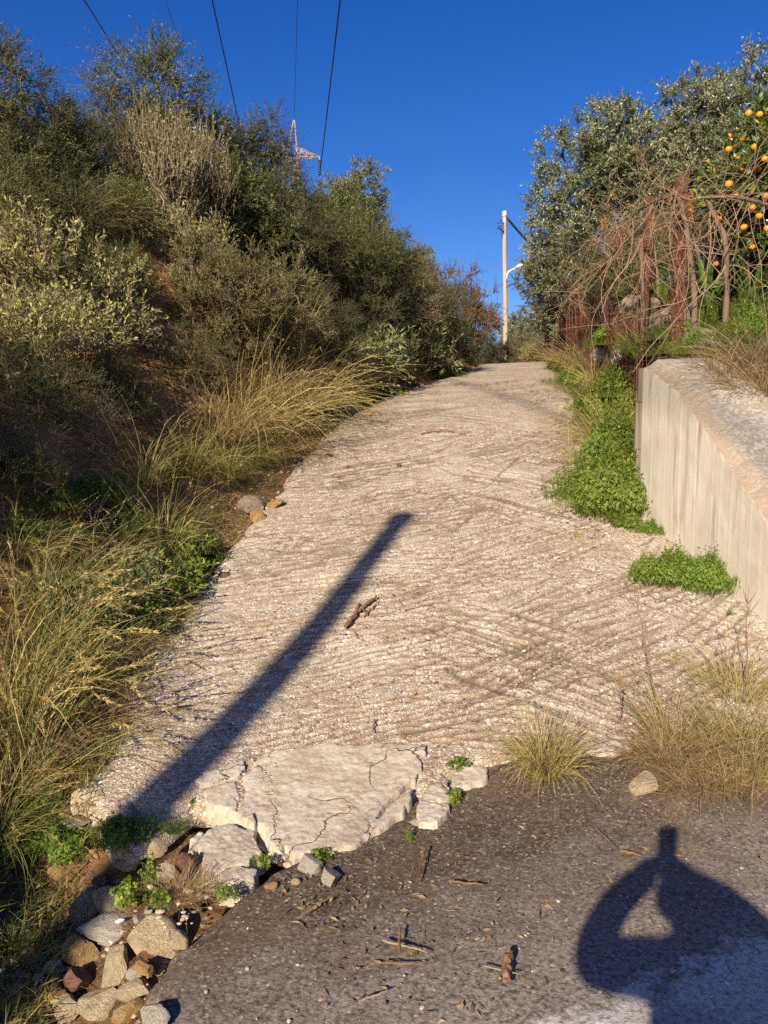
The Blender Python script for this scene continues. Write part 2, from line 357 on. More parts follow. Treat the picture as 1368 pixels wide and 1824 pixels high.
def mat_wall_top():
    t = NT('rough_concrete'); p = t.coord()
    v = t.vor(p, 52); s = t.n('SeparateColor'); t.t.links.new(v.outputs['Color'], s.inputs[0])
    c = t.ramp(s.outputs[0], [(0, (.22, .19, .155)), (.6, (.29, .26, .22)), (1, (.38, .35, .31))])
    c = t.mix(c, (.31, .23, .15), t.math('MULTIPLY', t.attr('rnd'), t.ramp(t.noise(p, 7, 5, .7), [(.32, .2), (.55, .9)])))
    h = t.math('ADD', t.noise(p, 24, 5, .7), t.math('MULTIPLY', v.outputs['Distance'], -.8))
    return t.finish(c, .92, t.bump(h, .6, .008), .15)
def mat_rust():
    t = NT('rusty_steel'); p = t.coord()
    c = t.ramp(t.noise(p, 18, 5, .7), [(.3, (.050, .019, .013)), (.5, (.105, .038, .023)), (.72, (.175, .075, .042))])
    return t.finish(c, .85, t.bump(t.noise(p, 90, 4, .7), .4, .003), .3)
def mat_plain(name, c, rough=.7, spec=.3, var=.25, sc=20, metallic=0.0):
    t = NT(name); p = t.coord()
    cc = t.ramp(t.noise(p, sc, 4, .6), [(.3, tuple(x * (1 - var) for x in c)), (.7, tuple(min(1, x * (1 + var)) for x in c))])
    return t.finish(cc, rough, t.bump(t.noise(p, sc * 4, 3), .2, .003), spec, metallic)
def mat_wood(name, c0, c1, sz=.6):
    t = NT(name); p = t.coord(); mp = t.n('Mapping', i_Vector=p); mp.inputs['Scale'].default_value = (30, 30, sz)
    c = t.ramp(t.noise(mp.outputs[0], 1.0, 5, .65), [(.3, c0), (.7, c1)])
    return t.finish(c, .85, t.bump(t.noise(mp.outputs[0], 2.0, 4, .6), .5, .004), .2)
M = dict(road=mat_concrete_road(), slab=mat_slab(), asphalt=mat_asphalt(), soil=mat_soil(), wall=mat_wall(), walltop=mat_wall_top(), rust=mat_rust(),
         st_white=mat_stone('limestone', [(.46, .38, .29), (.68, .61, .51), (.82, .76, .68)]),
         st_cream=mat_stone('cream_stone', [(.42, .30, .17), (.70, .56, .35), (.82, .71, .52)]),
         st_orange=mat_stone('ochre_stone', [(.36, .19, .075), (.62, .39, .17), (.76, .56, .32)]),
         st_red=mat_stone('reddish_stone', [(.17, .075, .045), (.31, .16, .10), (.44, .29, .20)]),
         st_grey=mat_stone('grey_stone', [(.20, .15, .10), (.37, .30, .215), (.52, .44, .34)]),
         pole=mat_wood('weathered_pole', (.30, .22, .16), (.48, .37, .27), .8), plank=mat_wood('grey_plank', (.07, .055, .04), (.20, .165, .13), 1.2),
         black=mat_plain('black_cable', (.012, .012, .014), .5), galv=mat_plain('pale_steel', (.62, .60, .56), .45, .5), pinksteel=mat_plain('red_white_steel', (.36, .27, .24), .5, .4, .45, .8),
         lampglass=mat_plain('lamp_lens', (.25, .26, .27), .15, .5), ceramic=mat_plain('ceramic_dark', (.03, .025, .03), .25, .5), ceramicw=mat_plain('ceramic_pale', (.55, .53, .5), .3, .5),
         bark=mat_wood('bark', (.07, .05, .035), (.20, .155, .115), 6), twig=mat_wood('twig_bark', (.10, .07, .045), (.24, .17, .115), 8), greytwig=mat_wood('grey_twig', (.17, .125, .08), (.34, .265, .18), 8),
         stick=mat_wood('dead_stick', (.10, .055, .03), (.27, .165, .09), 6), jacket=mat_plain('dark_jacket', (.03, .035, .05)), jeans=mat_plain('denim', (.05, .07, .13)), skin=mat_plain('skin', (.50, .32, .24), .5), shoe=mat_plain('shoe', (.04, .04, .04)))

# ------------------------------------------------------------------ hillside (one sheet to the horizon)
def axis(pts):
    out = [pts[0][0]]
    for (a, s0), (b, s1) in zip(pts, pts[1:]):
        x = a
        while x < b - 1e-6:
            f = (x - a) / (b - a); x += s0 + (s1 - s0) * f; out.append(min(x, b))
    return np.array(out)
ax = axis([(-900, 150), (-60, 8), (-14, .6), (-5, .09), (-.5, .09), (0, .25), (1.6, .09), (4.5, .09), (12, .6), (60, 8), (900, 150)])
ay = axis([(-300, 60), (-30, 4), (-4, .4), (1.4, .09), (12, .10), (30, .5), (70, 2), (150, 20), (1500, 250)])
GX, GY = np.meshgrid(ax, ay)
GZ = terrain_z(GX, np.clip(GY, -20, 120))
G = np.stack([GX, GY, GZ], -1)
SC = [(hit(x, y, terrain_z), r) for x, y, r in [(292, 505, .24), (262, 640, .22), (305, 550, .20), (235, 440, .18), (620, 560, .4), (700, 600, .4)]]
scar = np.zeros_like(GX)
for q_, r_ in SC: scar = np.maximum(scar, np.exp(-((GX - q_[0]) ** 2 + (GY - q_[1]) ** 2 + (GZ - q_[2]) ** 2) / r_ ** 2) * 1.3)
scar = np.clip(scar + .6 * n2(GX, GY, 5, 3, 4) * (scar > .1), 0, 1)
tag(MB().grid(G, scar).build('hillside', M['soil'], None, True), kind='structure')

# ------------------------------------------------------------------ asphalt street in front
_E = np.array([hit(x, y, lambda X, Y: np.zeros_like(np.asarray(X, float)) + 0 * np.asarray(Y)) for x, y in [(272, 1824), (262, 1745), (300, 1690), (362, 1640), (452, 1572), (505, 1535)]])
_o = np.argsort(_E[:, 1])
def XA(Y): return np.interp(Y, np.concatenate([[-12, -4, -1, 1], _E[_o, 1], [3.4, 4.4]]), np.concatenate([[-14, -6, -2.2, -.85], _E[_o, 0], [.3, .9]]))
ry = axis([(-12, .8), (1.2, .06), (1.8, .022), (4.3, .022)])
us = np.concatenate([[-.004, 0], np.linspace(.0015, .3, 200)[0:], np.linspace(.31, 1, 30)])
U, Yg = np.meshgrid(us, ry)
X0 = XA(Yg) + .035 * n2(Yg * 0, Yg, 9, 3, 2) * 2
X = X0 + (9 - X0) * U
Z = .012 * n2(X, Yg, 2.5, 3, 4) + .004 * n2(X, Yg, 9, 2, 6) - .03 * np.exp(-np.maximum(X - X0, 0) / .03)
Z[:, 0] = -.16; Z[:, 1] = -.035
Z = Z + np.maximum(prof(Yg) - .012, 0) * (Yg > 2) - .09 * sstep(.10, .35, Yg - np.interp(X, _F[:, 0], _F[:, 1]))
Z = np.where(X > 2.6, np.minimum(Z, -.02), Z)
tag(MB().grid(np.stack([X, Yg, Z], -1)).build('asphalt_street', M['asphalt'], None, True), kind='structure')

# ------------------------------------------------------------------ concrete road with raked grooves
pr = np.linspace(1480, 652, 880)
yr = np.array([hit(700, p_, lambda X, Y: prof(Y))[1] for p_ in pr[::8]]); yr = np.interp(np.arange(880), np.arange(880)[::8], yr)
yr = np.concatenate([yr[yr < 20.5], np.linspace(20.55, 34, 60)])
uu = np.concatenate([[0], np.linspace(.004, .996, 250), [1]])
U, Yg = np.meshgrid(uu, yr)
xl = XL(Yg) + .07 * n2(Yg * 0, Yg, 3.2, 4, 1) * 2; xr = XR(Yg) + .08 * n2(Yg * 0, Yg, 2.7, 4, 8) * 2
X = xl + (xr - xl) * U
Yg = Yg + (YF(X) + .10 * n2(X, X * 0, 6, 4, 12) - yr[0]) * np.exp(-(Yg - yr[0]) / .45)
XX, YY = X, Yg
rg = random.Random(12); dep = np.zeros_like(XX); warp = .05 * n2(XX, YY, 2.2, 3, 22) * 2 + .018 * n2(XX, YY, 9, 2, 23) * 2
strokes = []
y = 3.6
while y < 15:
    for _ in range(5 if y < 9 else 3):
        xc = rg.uniform(-1.2, 2.3) + .09 * max(y - 6, 0); right = xc > .65
        sl = (rg.choice((.9, .65, -1.0, -.7, .45)) if right else rg.choice((.25, .4, .12, .55, -.12))) + rg.gauss(0, .07); ln = rg.uniform(.4, .95) / (1 + abs(sl)) ** .9; cv = rg.uniform(-.12, .08); gap = rg.uniform(.06, .085) * (1 + .03 * max(y - 5, 0)) * math.sqrt(1 + sl * sl)
        for k in range(rg.randint(4, 7)):
            strokes.append((y + k * gap + rg.gauss(0, .008), xc + rg.gauss(0, .06), ln * rg.uniform(.75, 1.15), sl + rg.gauss(0, .025), cv, rg.uniform(.65, 1.0), rg.uniform(.009, .014)))
    y += .26 + .01 * y
for k in range(50):
    y = rg.uniform(5.3, 9.5) if k < 40 else rg.uniform(3.7, 14)
    strokes.append((y, rg.uniform(-.9, 2.0) + .06 * max(y - 6, 0), rg.uniform(.07, .2), rg.choice((1.3, -1.5, .8, -.8, 1.8)), 0, rg.uniform(.5, 1), rg.uniform(.011, .016)))
for y0, xc, ln, sl, cv, dp, wd in strokes:
    sp = abs(sl) * ln + .25; r0, r1 = np.searchsorted(YY[:, 125], [y0 - sp - .3, y0 + sp + .3])
    if r1 <= r0: continue
    x = XX[r0:r1] - xc; t = np.abs(x) / ln; yy = YY[r0:r1] + warp[r0:r1] - (y0 + sl * x + cv * x * x)
    wd = wd * (1 + .05 * max(y0 - 5, 0)); q = dp * np.exp(-(yy * np.cos(math.atan(sl)) / wd) ** 2) * (1 - sstep(.75, 1.05, t)); dep[r0:r1] = np.maximum(dep[r0:r1], q)
brk = np.clip(.85 + 1.5 * n2(XX, YY, 4.5, 3, 31), .15, 1.0); dep = dep * brk
Z = road_z(XX, YY) - .025 * dep + .010 * n2(XX, YY, 14, 3, 41) + .020 * n2(XX, YY, 3, 3, 43)
p3 = np.stack([XX * 60, YY * 60, 0 * XX], -1); Z += .006 * (vnoise(p3, 3) - .5) + .004 * (vnoise(p3 * 2.1, 5) - .5)
Z = Z + .02
ed = np.minimum((XX - xl), (xr - XX)); Z = Z - .05 * np.exp(-np.maximum(ed, 0) / .05)
fr = np.maximum(YY - YY[0:1], 0); Z = Z - .045 * np.exp(-fr / .02)
Z[:, 0] -= .10; Z[:, -1] -= .10; Z[0, :] -= .06
tag(MB().grid(np.stack([XX, YY, Z], -1), np.clip(dep, 0, 1)).build('concrete_road', M['road'], None, True), kind='structure')

# broken apron slabs where the road meets the street: each piece lies loose
def slab(name, outline, thick, label, mat='slab', lift=.0, seed=0, cat='slab', tilt=(0, 0), ditch=False, cracks=()):
    toxy = lambda pts: np.array([hit(x, y, lambda X, Y: np.maximum(road_z(X, Y), 0))[:2] for x, y in pts])
    P = toxy(outline); c = P.mean(0); st = .006 if np.ptp(P[:, 0]) > .5 else .0035
    gx, gy = np.meshgrid(np.arange(P[:, 0].min() - .05, P[:, 0].max() + .05, st), np.arange(P[:, 1].min() - .05, P[:, 1].max() + .05, st)); r = np.random.default_rng(seed)
    def seg(A, B):
        ab = B - A; t = np.clip(((gx - A[0]) * ab[0] + (gy - A[1]) * ab[1]) / (ab @ ab + 1e-9), 0, 1); return np.hypot(gx - A[0] - t * ab[0], gy - A[1] - t * ab[1])
    sd = np.full(gx.shape, 9.); ins = np.zeros(gx.shape, bool)
    for A, B in zip(P, np.roll(P, -1, 0)):
        sd = np.minimum(sd, seg(A, B)); cr = ((A[1] > gy) != (B[1] > gy)) & (gx < (B[0] - A[0]) * (gy - A[1]) / (B[1] - A[1] + 1e-12) + A[0]); ins ^= cr
    wig = .030 * n2(gx, gy, 7, 2, seed) * 2 + .014 * n2(gx, gy, 26, 3, seed + 2) * 2
    sd = np.where(ins, sd, -sd) + wig
    for ck in cracks:
        K = toxy(ck)
        for A, B in zip(K, K[1:]): sd = np.minimum(sd, seg(A, B) + wig * .5 - .004)
    base = np.maximum(road_z(gx, gy), 0) - (.03 if ditch else 0)
    m = sstep(-.001, .007, sd)
    z = base - .05 + (.05 + thick + lift) * m - .3 * thick * np.exp(-np.maximum(sd, 0) / .02) + .012 * n2(gx, gy, 12, 4, seed + 5) + .010 * n2(gx, gy, 40, 3, seed + 7) * m + (tilt[0] * (gx - c[0]) + tilt[1] * (gy - c[1])) * m
    keep = sd > -.012
    idx = np.full(gx.size, -1); k = keep.ravel(); idx[k] = np.arange(k.sum()); H, W = gx.shape; q = np.arange(H * W).reshape(H, W)
    Q = np.stack([q[:-1, :-1], q[:-1, 1:], q[1:, 1:], q[1:, :-1]], -1).reshape(-1, 4); Q = Q[k[Q].all(1)]
    V = np.stack([gx, gy, z], -1).reshape(-1, 3)[k]
    return tag(MB().add(V, idx[Q]).build(name, M[mat], None, True), label, cat)
slab('concrete_apron', [(342, 1402), (400, 1372), (490, 1350), (620, 1340), (760, 1338), (775, 1372), (742, 1412), (722, 1446), (676, 1480), (628, 1505), (570, 1522), (520, 1528), (478, 1505), (452, 1468), (420, 1455), (370, 1440)], .010, 'large pale worn concrete slab at the foot of the road, edge broken', seed=1, tilt=(0, .05), lift=.016, cracks=[[(418, 1462), (432, 1425), (426, 1398), (446, 1378), (440, 1362)], [(745, 1418), (762, 1392), (758, 1368), (775, 1345)], [(655, 1488), (690, 1440), (735, 1405)], [(426, 1398), (395, 1405), (352, 1420)]])
slab('slab_fragment', [(345, 1505), (372, 1480), (420, 1466), (452, 1478), (462, 1510), (440, 1532), (400, 1545), (358, 1540)], .034, 'big rounded white slab fragment broken off at the stony ditch', seed=2, cat='slab fragment', ditch=True, tilt=(-.05, .04))
slab('slab_fragment', [(334, 1490), (352, 1472), (372, 1478), (362, 1500), (344, 1522), (332, 1512)], .030, 'narrow white slab fragment wedged left of the big rounded fragment', seed=3, cat='slab fragment', ditch=True)
slab('slab_fragment', [(398, 1548), (425, 1540), (462, 1542), (460, 1562), (430, 1572), (402, 1566)], .026, 'small pale slab fragment just below the big rounded fragment', seed=4, cat='slab fragment', ditch=True)
slab('slab_fragment', [(440, 1462), (456, 1456), (462, 1476), (450, 1486)], .03, 'tiny slab chip in the crack of the large slab', seed=5, cat='slab fragment')
slab('slab_fragment', [(742, 1440), (762, 1400), (800, 1390), (806, 1412), (798, 1450), (772, 1472), (746, 1470)], .016, 'brownish slab fragment on the right end of the large slab', seed=6, cat='slab fragment')
slab('slab_fragment', [(806, 1388), (824, 1366), (866, 1372), (868, 1400), (838, 1404), (812, 1402)], .014, 'flat slab fragment nearest the small dry tussock', seed=7, cat='slab fragment')
slab('slab_fragment', [(768, 1368), (786, 1348), (806, 1352), (800, 1374), (780, 1388)], .014, 'pale slab fragment beside the weed on the slab edge', seed=8, cat='slab fragment')
slab('slab_fragment', [(1042, 1318), (1080, 1308), (1124, 1318), (1130, 1336), (1090, 1346), (1052, 1340)], .012, 'pale broken concrete lip between the dry tussock and the tall grass', seed=9, cat='slab fragment')

# ------------------------------------------------------------------ retaining wall on the right
def retaining_wall():
    root = empty('retaining_wall', (0, 0, 0))
    tag(root, 'board-marked cream concrete retaining wall with sloping top beside the road', 'wall')
    Ys = np.concatenate([np.linspace(WALL_A[1] + .02, 3.3, 260)])
    fx = wall_x(Ys); top = wall_top(Ys)
    k = np.floor((Ys + .03) / .118); off = (np.array([_h(np.int64(i), np.int64(3), np.int64(1), 5) for i in k.astype(int)]) - .5) * .0016
    fr = ((Ys + .03) / .118) % 1; off = off - .0016 * np.exp(-(np.minimum(fr, 1 - fr) / .04) ** 2)
    rg = np.array([_h(np.int64(i), np.int64(9), np.int64(2), 8) for i in k.astype(int)])
    h = np.linspace(0, 1, 50); H, YY = np.meshgrid(h, Ys)
    b = road_z(fx, Ys) - .15; b = np.minimum(b, top - .05)
    chip = .018 * n2(YY, H * 2, 11, 3, 2) * sstep(.9, 1, H)
    x = fx[:, None] + off[:, None] + .010 * n2(YY, H * 1.5, 3, 3, 17) + np.abs(chip); z = b[:, None] + (top - .02 + .05 * n2(Ys, Ys * 0, 5, 4, 3) - b)[:, None] * H
    face = MB().grid(np.stack([x, YY + 0 * x, z], -1), np.repeat(rg[:, None], 50, 1)).build('board_marked_face', M['wall'], root, True)
    # rough chamfer and cast top
    wv = np.linspace(0, 1, 40); Wv, YY = np.meshgrid(wv, Ys)
    xs = x[:, -1:] + .012 + Wv * .55; zz = z[:, -1:] + .055 * sstep(0, .2, Wv) + .010 * n2(xs, YY, 12, 3, 6) + .03 * n2(xs, YY, 3, 3, 7) + .02 * Wv
    zz[:, 0] = z[:, -1] - .004; xs[:, 0] = x[:, -1]
    zz[:, -1] -= .3
    t = np.exp(-(Wv / .20) ** 2) * .95 + .7 * sstep(.7, 1, Wv)
    MB().grid(np.stack([xs, YY, zz], -1), t).build('coping', M['walltop'], root, True)
    # the end that looks up the road, closed with the leftover form boards
    y0 = WALL_A[1] + .025
    e = MB(); e.box((x[0, 0] + .004, y0 - .02, b[0] - .1), (x[0, 0] + .55, y0 + .03, top[0] - .03)); e.build('end_face', M['wall'], root)
    for i, (a0, a1, z0, z1) in enumerate([(-.035, .05, .02, .34), (-.03, .06, .33, .62), (-.045, .05, .60, 1.0), (-.03, .05, .98, 1.27)]):
        o = MB(); o.box((x[0, 0] + a0, y0 + .032, b[0] + .1 + z0), (x[0, 0] + .5, y0 + .06, b[0] + .1 + z1 - .015)); p = o.build('form_board', M['plank'], root)
    return root
retaining_wall()

# old rubble wall holding the verge further up
def rock_verts(seed, sub=3, cuts=15, rough=.16, flat=.72):
    import bmesh
    bm = bmesh.new(); bmesh.ops.create_icosphere(bm, subdivisions=sub, radius=1.0)
    v = np.array([x.co[:] for x in bm.verts]); f = np.array([[q.index for q in x.verts] for x in bm.faces]); bm.free()
    r = np.random.default_rng(seed); n = nrm(r.normal(size=(cuts, 3))); d = r.uniform(.46, .74, cuts)
    v = v * (1 + rough * 2 * fbm(v * 1.3 + seed * 3.1, 2, seed)[:, None])
    for i in range(cuts):
        t = v @ n[i] - d[i]; v = v - np.maximum(t, 0)[:, None] * n[i] * (.98 if i % 4 else .8)
    rd = np.abs(fbm(v * 1.8 + seed * 1.7, 2, seed + 5)) * 2
    v = v * (1 + .07 * fbm(v * 5 + seed, 3, seed + 1)[:, None] - .09 * np.exp(-rd / .03)[:, None] * (seed % 3 == 1))
    v = v / np.abs(v).max(0) * np.array([1, 1, 1.0]); v[:, 2] *= flat
    return v, f
_rocks = {}
def rock_mesh(seed, mat, sub=3, **k):
    key = (seed, mat, sub)
    if key not in _rocks:
        v, f = rock_verts(seed, sub, **k); me = MB().add(v, None, f).mesh('stone', M[mat], True); me.set_sharp_from_angle(angle=.42); _rocks[key] = me
    return _rocks[key]
def old_wall():
    root = tag(empty('rubble_wall', (0, 0, 0)), 'old dark rubble wall under the fence behind the green weeds', 'wall')
    r = random.Random(4); y = WALL_A[1] + .15
    while y < 13:
        w_ = r.uniform(.16, .3); x0 = XR(y) + .30 + .03 * (y - 7)
        zb = float(terrain_z(x0 - .2, y)); zt = float(terrain_z(x0 + .5, y)); z = zb
        while z < max(zt, zb + .3):
            h_ = r.uniform(.13, .22)
            o = link('stone', rock_mesh(r.randrange(6) + 40, 'st_grey', 2, cuts=7), root); o.location = (x0 + .06 + (z - zb) * .12, y + w_ / 2, z + h_ * .45); o.scale = (.14, w_ * .66, h_ * .95); o.rotation_euler = (r.uniform(-.1, .1), r.uniform(-.1, .1), r.uniform(-.2, .2))
            z += h_ * .93
        y += w_
old_wall()

# ------------------------------------------------------------------ poles, pylon, lines
def street_lamp_pole():
    Y = 33.0; top = at(899.5, 379, Y); bx, bz = at(899.8, 640, Y)[0], 3.6
    root = tag(empty('lamp_pole', (bx, Y, bz)), 'wooden utility pole carrying the street lamp at the crest of the road', 'pole')
    H = top[2] - bz; k = np.linspace(0, 1, 14)
    P = np.stack([(top[0] - bx) * k + .02 * np.sin(k * 5), 0 * k, H * k - .3 * (1 - k)], -1)
    MB().tube(P, .108 - .03 * k, 12).build('shaft', M['pole'], root, True)
    MB().tube(np.array([[P[-1, 0], 0, H - .16], [P[-1, 0], 0, H + .03], [P[-1, 0], 0, H + .07]]), [.092, .092, .05], 12).build('pole_cap', M['galv'], root, True)
    g = [at(x, y, Y - .12) - np.array([bx, Y, bz]) for x, y in [(903, 498), (903, 489), (905.5, 484), (912, 480.5), (920, 477)]]
    MB().tube(np.array(g), .035, 6).build('lamp_arm', M['galv'], root, True)
    a, b = at(918, 478, Y - .12) - np.array([bx, Y, bz]), at(936, 471.5, Y - .12) - np.array([bx, Y, bz])
    k = np.linspace(0, 1, 12); Pt = a + (b - a) * k[:, None]
    prof_ = np.interp(k, [0, .05, .3, .65, .95, 1], [.03, .07, .10, .135, .10, .03])
    v = []
    ang = np.linspace(0, 2 * math.pi, 17)[:-1]
    ax_ = nrm(b - a); up = np.array([-ax_[2], 0, ax_[0]])
    R = Pt[:, None] + np.cos(ang)[None, :, None] * prof_[:, None, None] * np.array([0, 1.2, 0]) + (np.sin(ang)[None, :, None] * np.where(np.sin(ang) > 0, 1.0, .25)[None, :, None]) * prof_[:, None, None] * up
    hd = MB().grid(R, .5, True).build('lamp_head', M['galv'], root, True)
    R2 = Pt[2:-1, None] + np.cos(ang)[None, :, None] * prof_[2:-1, None, None] * .85 * np.array([0, 1.2, 0]) + np.sin(ang)[None, :, None] * prof_[2:-1, None, None] * .3 * up - up * prof_[2:-1, None, None] * .22
    MB().grid(R2, .5, True).build('lamp_lens', M['lampglass'], hd, True)
    cl = MB()
    for i in range(9):
        an = i * .7; q = at(898, 398 + 2.2 * i, Y - .1) - np.array([bx, Y, bz])
        cl.tube(np.array([q, q + [-.08 - .03 * math.sin(an), -.05, .08 * math.cos(an)], q + [-.20 - .1 * math.sin(an * 2), -.05, .14 * math.cos(an * 1.7)]]), .012, 4)
    cl.build('wire_clamp', M['black'], root)
    for zz in (.93, .6, .3):
        MB().box((-.014, -.16, H * zz), (.014, -.08, H * zz + .03)).build('bolt', M['black'], root)
    c0, c1 = at(902, 387, Y - .05), at(1010, 480, Y + 1)
    k = np.linspace(0, 1, 20)[:, None]; Pc = c0 + (c1 - c0) * k; Pc[:, 2] -= .25 * np.sin(k[:, 0] * math.pi)
    tag(MB().tube(Pc, .045, 6).build('service_cable', M['black'], None, True), 'thick black cable from the lamp pole top into the olive crown', 'cable')
street_lamp_pole()

def pylon():
    Y = 80.0; top = at(524, 214, Y); base_z = 6.0; cx = at(519, 300, Y)[0]
    root = tag(empty('transmission_tower', (cx, Y, base_z)), 'red and white lattice power pylon poking above the hillside shrubs', 'pylon')
    O = np.array([cx, Y, base_z]); H = top[2] - base_z
    zs = np.concatenate([np.linspace(0, 1, 12) * (H - 6), [H - 4.6, H - 3.2, H]]); hw = np.concatenate([np.interp(np.linspace(0, 1, 12), [0, 1], [2.2, .75]), [.6, .45, .05]])
    for sx in (-1, 1):
        for sy in (-1, 1):
            P = np.stack([hw * sx, hw * sy, zs], -1); P[:, 0] += (top[0] - cx) * np.clip((zs - H + 6) / 6, 0, 1)
            MB().tube(P, .055, 4).build('corner_leg', M['pinksteel'], root)
    br = MB()
    for i in range(len(zs) - 2):
        for f in range(4):
            c = [(-1, -1), (1, -1), (1, 1), (-1, 1)]; a, b = c[f], c[(f + 1) % 4]
            p = lambda s_, j: np.array([hw[j] * s_[0], hw[j] * s_[1], zs[j]])
            br.tube(np.array([p(a, i), p(b, i + 1)]), .045, 4, cap=False); br.tube(np.array([p(b, i), p(a, i + 1)]), .045, 4, cap=False)
    br.build('bracing', M['pinksteel'], root)
    tipR = at(569, 279, Y) - O; tipL = at(446, 279, Y) - O; zt = (at(524, 262, Y) - O)[2]; zb = (at(524, 282, Y) - O)[2]
    for tip, nm in ((tipR, 1), (tipL, -1)):
        a = MB()
        for sy in (-.5, .5):
            a.tube(np.array([[.3 * nm, sy, zt], tip]), .05, 4, cap=False); a.tube(np.array([[.3 * nm, sy, zb], tip - [0, 0, .08]]), .055, 4, cap=False)
            for k in (.25, .5, .75):
                u = np.array([.3 * nm, sy, zt]) * (1 - k) + tip * k; d = np.array([.3 * nm, sy, zb]) * (1 - k) + (tip - [0, 0, .08]) * k
                a.tube(np.array([u, d]), .035, 4, cap=False); u2 = np.array([.3 * nm, sy, zt]) * (1 - k + .25) + tip * (k - .25); a.tube(np.array([u2, d]), .03, 4, cap=False)
        a.build('cross_arm', M['pinksteel'], root)
        ins = empty('insulator_string', (0, 0, 0)); ins.parent = root; ins.location = Vector(tip)
        MB().tube(np.array([[0, 0, 0], [0, 0, -1.75]]), .035, 6).build('rod', M['ceramicw'], ins)
        for k in range(10):
            z = -.28 - k * .145
            MB().tube(np.array([[0, 0, z], [0, 0, z - .05], [0, 0, z - .07]]), [.05, .16, .15], 10).build('insulator_disc', M['ceramic'], ins, True)
    return O, tipR, tipL, top
O_, tR, tL, tT = pylon()
def wire(p0, p1, rad, label, sag=.5):
    p0, p1 = np.array(p0, float), np.array(p1, float); d = p1 - p0
    k = np.linspace(0, 1, 40)[:, None]; k2 = k * 4.0
    P = p0 + d * k2; P[:, 2] += sag * ((k2[:, 0] - .5) ** 2 - .25)
    tag(MB().tube(P, rad, 5).build('power_line', M['black'], None, True), label, 'power line')
wire(O_ + tR + [0, 0, -1.85], at(606, 0, 50), 0.05, 'power line rising from the insulator on the visible pylon arm', .1)
wire(tT, at(530, 0, 55), .022, 'thin earth wire rising straight up from the pylon tip', .1)
wire(O_ + tL + [0, 0, -1.85], at(378, 0, 50), .045, 'power line passing just right of the bare-topped tree', .1)
wire(at(378, 250, 92), at(295, 0, 52), .018, 'faint thin wire behind the crown of the bare-topped tree', .1)
wire(at(312, 260, 92), at(150, 0, 50), .045, 'leftmost power line, slanting behind the twiggy tree', .1)

# the pole behind the viewer whose shadow lies across the road
def shadow_pole():
    a, b = hit(718, 921, road_z), hit(300, 1412, road_z); L = np.array(SHADOW_DIR)
    n = nrm(np.cross(b - a, L)); up = np.array([0, 0, 1.]); v = nrm(up - n * (up @ n))
    s = 13.6; top = a - L * s; base = top - v * ((top[2] + .3) / v[2])
    root = tag(empty('utility_pole', base), 'wooden utility pole behind the viewer that throws the long road shadow', 'pole')
    k = np.linspace(0, 1, 10)[:, None]; MB().tube((top - base) * k, np.linspace(.15, .09, 10), 16).build('shaft', M['pole'], root, True)
    MB().tube(np.array([top - base - v * .12, top - base + v * .03]), .115, 16).build('pole_cap', M['galv'], root, True)
shadow_pole()
# ------------------------------------------------------------------ plant prototypes
LM = dict(
    olive=leaf_mat('olive_leaf', [(0, (.042, .055, .019)), (.35, (.110, .128, .050)), (.70, (.205, .22, .105)), (1, (.48, .50, .35))], .12, .42, .4),
    orange=leaf_mat('orange_leaf', [(0, (.03, .05, .010)), (.5, (.07, .11, .018)), (.85, (.17, .19, .03)), (1, (.36, .30, .04))], .25, .3, .5),
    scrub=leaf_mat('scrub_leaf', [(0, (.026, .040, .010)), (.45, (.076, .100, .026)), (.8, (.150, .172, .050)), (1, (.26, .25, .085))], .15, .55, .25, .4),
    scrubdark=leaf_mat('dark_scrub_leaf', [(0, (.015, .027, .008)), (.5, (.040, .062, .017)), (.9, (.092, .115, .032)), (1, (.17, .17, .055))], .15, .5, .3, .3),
    brown=leaf_mat('brown_leaf', [(0, (.075, .040, .013)), (.5, (.165, .085, .026)), (1, (.27, .165, .05))], .2, .6, .2),
    sage=leaf_mat('sage_leaf', [(0, (.12, .125, .045)), (.4, (.27, .265, .105)), (.8, (.43, .41, .17)), (1, (.52, .47, .10))], .22, .8, .1, .2),
    silver=leaf_mat('silver_leaf', [(0, (.09, .125, .04)), (.5, (.19, .225, .09)), (1, (.34, .36, .19))], .2, .8, .1, .15),
    heath=leaf_mat('heath_leaf', [(0, (.075, .072, .028)), (.5, (.165, .155, .062)), (1, (.29, .26, .12))], .15, .8, .1, .25),
    green=leaf_mat('green_leaf', [(0, (.055, .090, .012)), (.4, (.13, .19, .026)), (.8, (.23, .29, .045)), (1, (.42, .38, .06))], .3, .5, .3, .2),
    strap=leaf_mat('strap_leaf', [(0, (.05, .10, .015)), (.6, (.11, .19, .03)), (1, (.21, .27, .06))], .25, .4, .4, .15),
    grass=leaf_mat('grass_blade', [(0, (.05, .085, .018)), (.35, (.12, .15, .030)), (.6, (.26, .235, .070)), (1, (.48, .37, .16))], .3, .55, .25, .2),
    straw=leaf_mat('straw_blade', [(0, (.15, .14, .045)), (.3, (.31, .24, .085)), (.7, (.48, .36, .15)), (1, (.62, .50, .26))], .3, .55, .25, .2),
    dry=leaf_mat('dead_grass', [(0, (.13, .085, .045)), (.5, (.28, .185, .095)), (1, (.44, .32, .18))], .25, .7, .15, .2),
    petal=leaf_mat('aloe_flower', [(0, (.55, .09, .02)), (1, (.75, .22, .04))], .2, .5, .3, .1),
    yellow=leaf_mat('yellow_flower', [(0, (.65, .52, .02)), (1, (.75, .62, .05))], .3, .5, .3, .1))
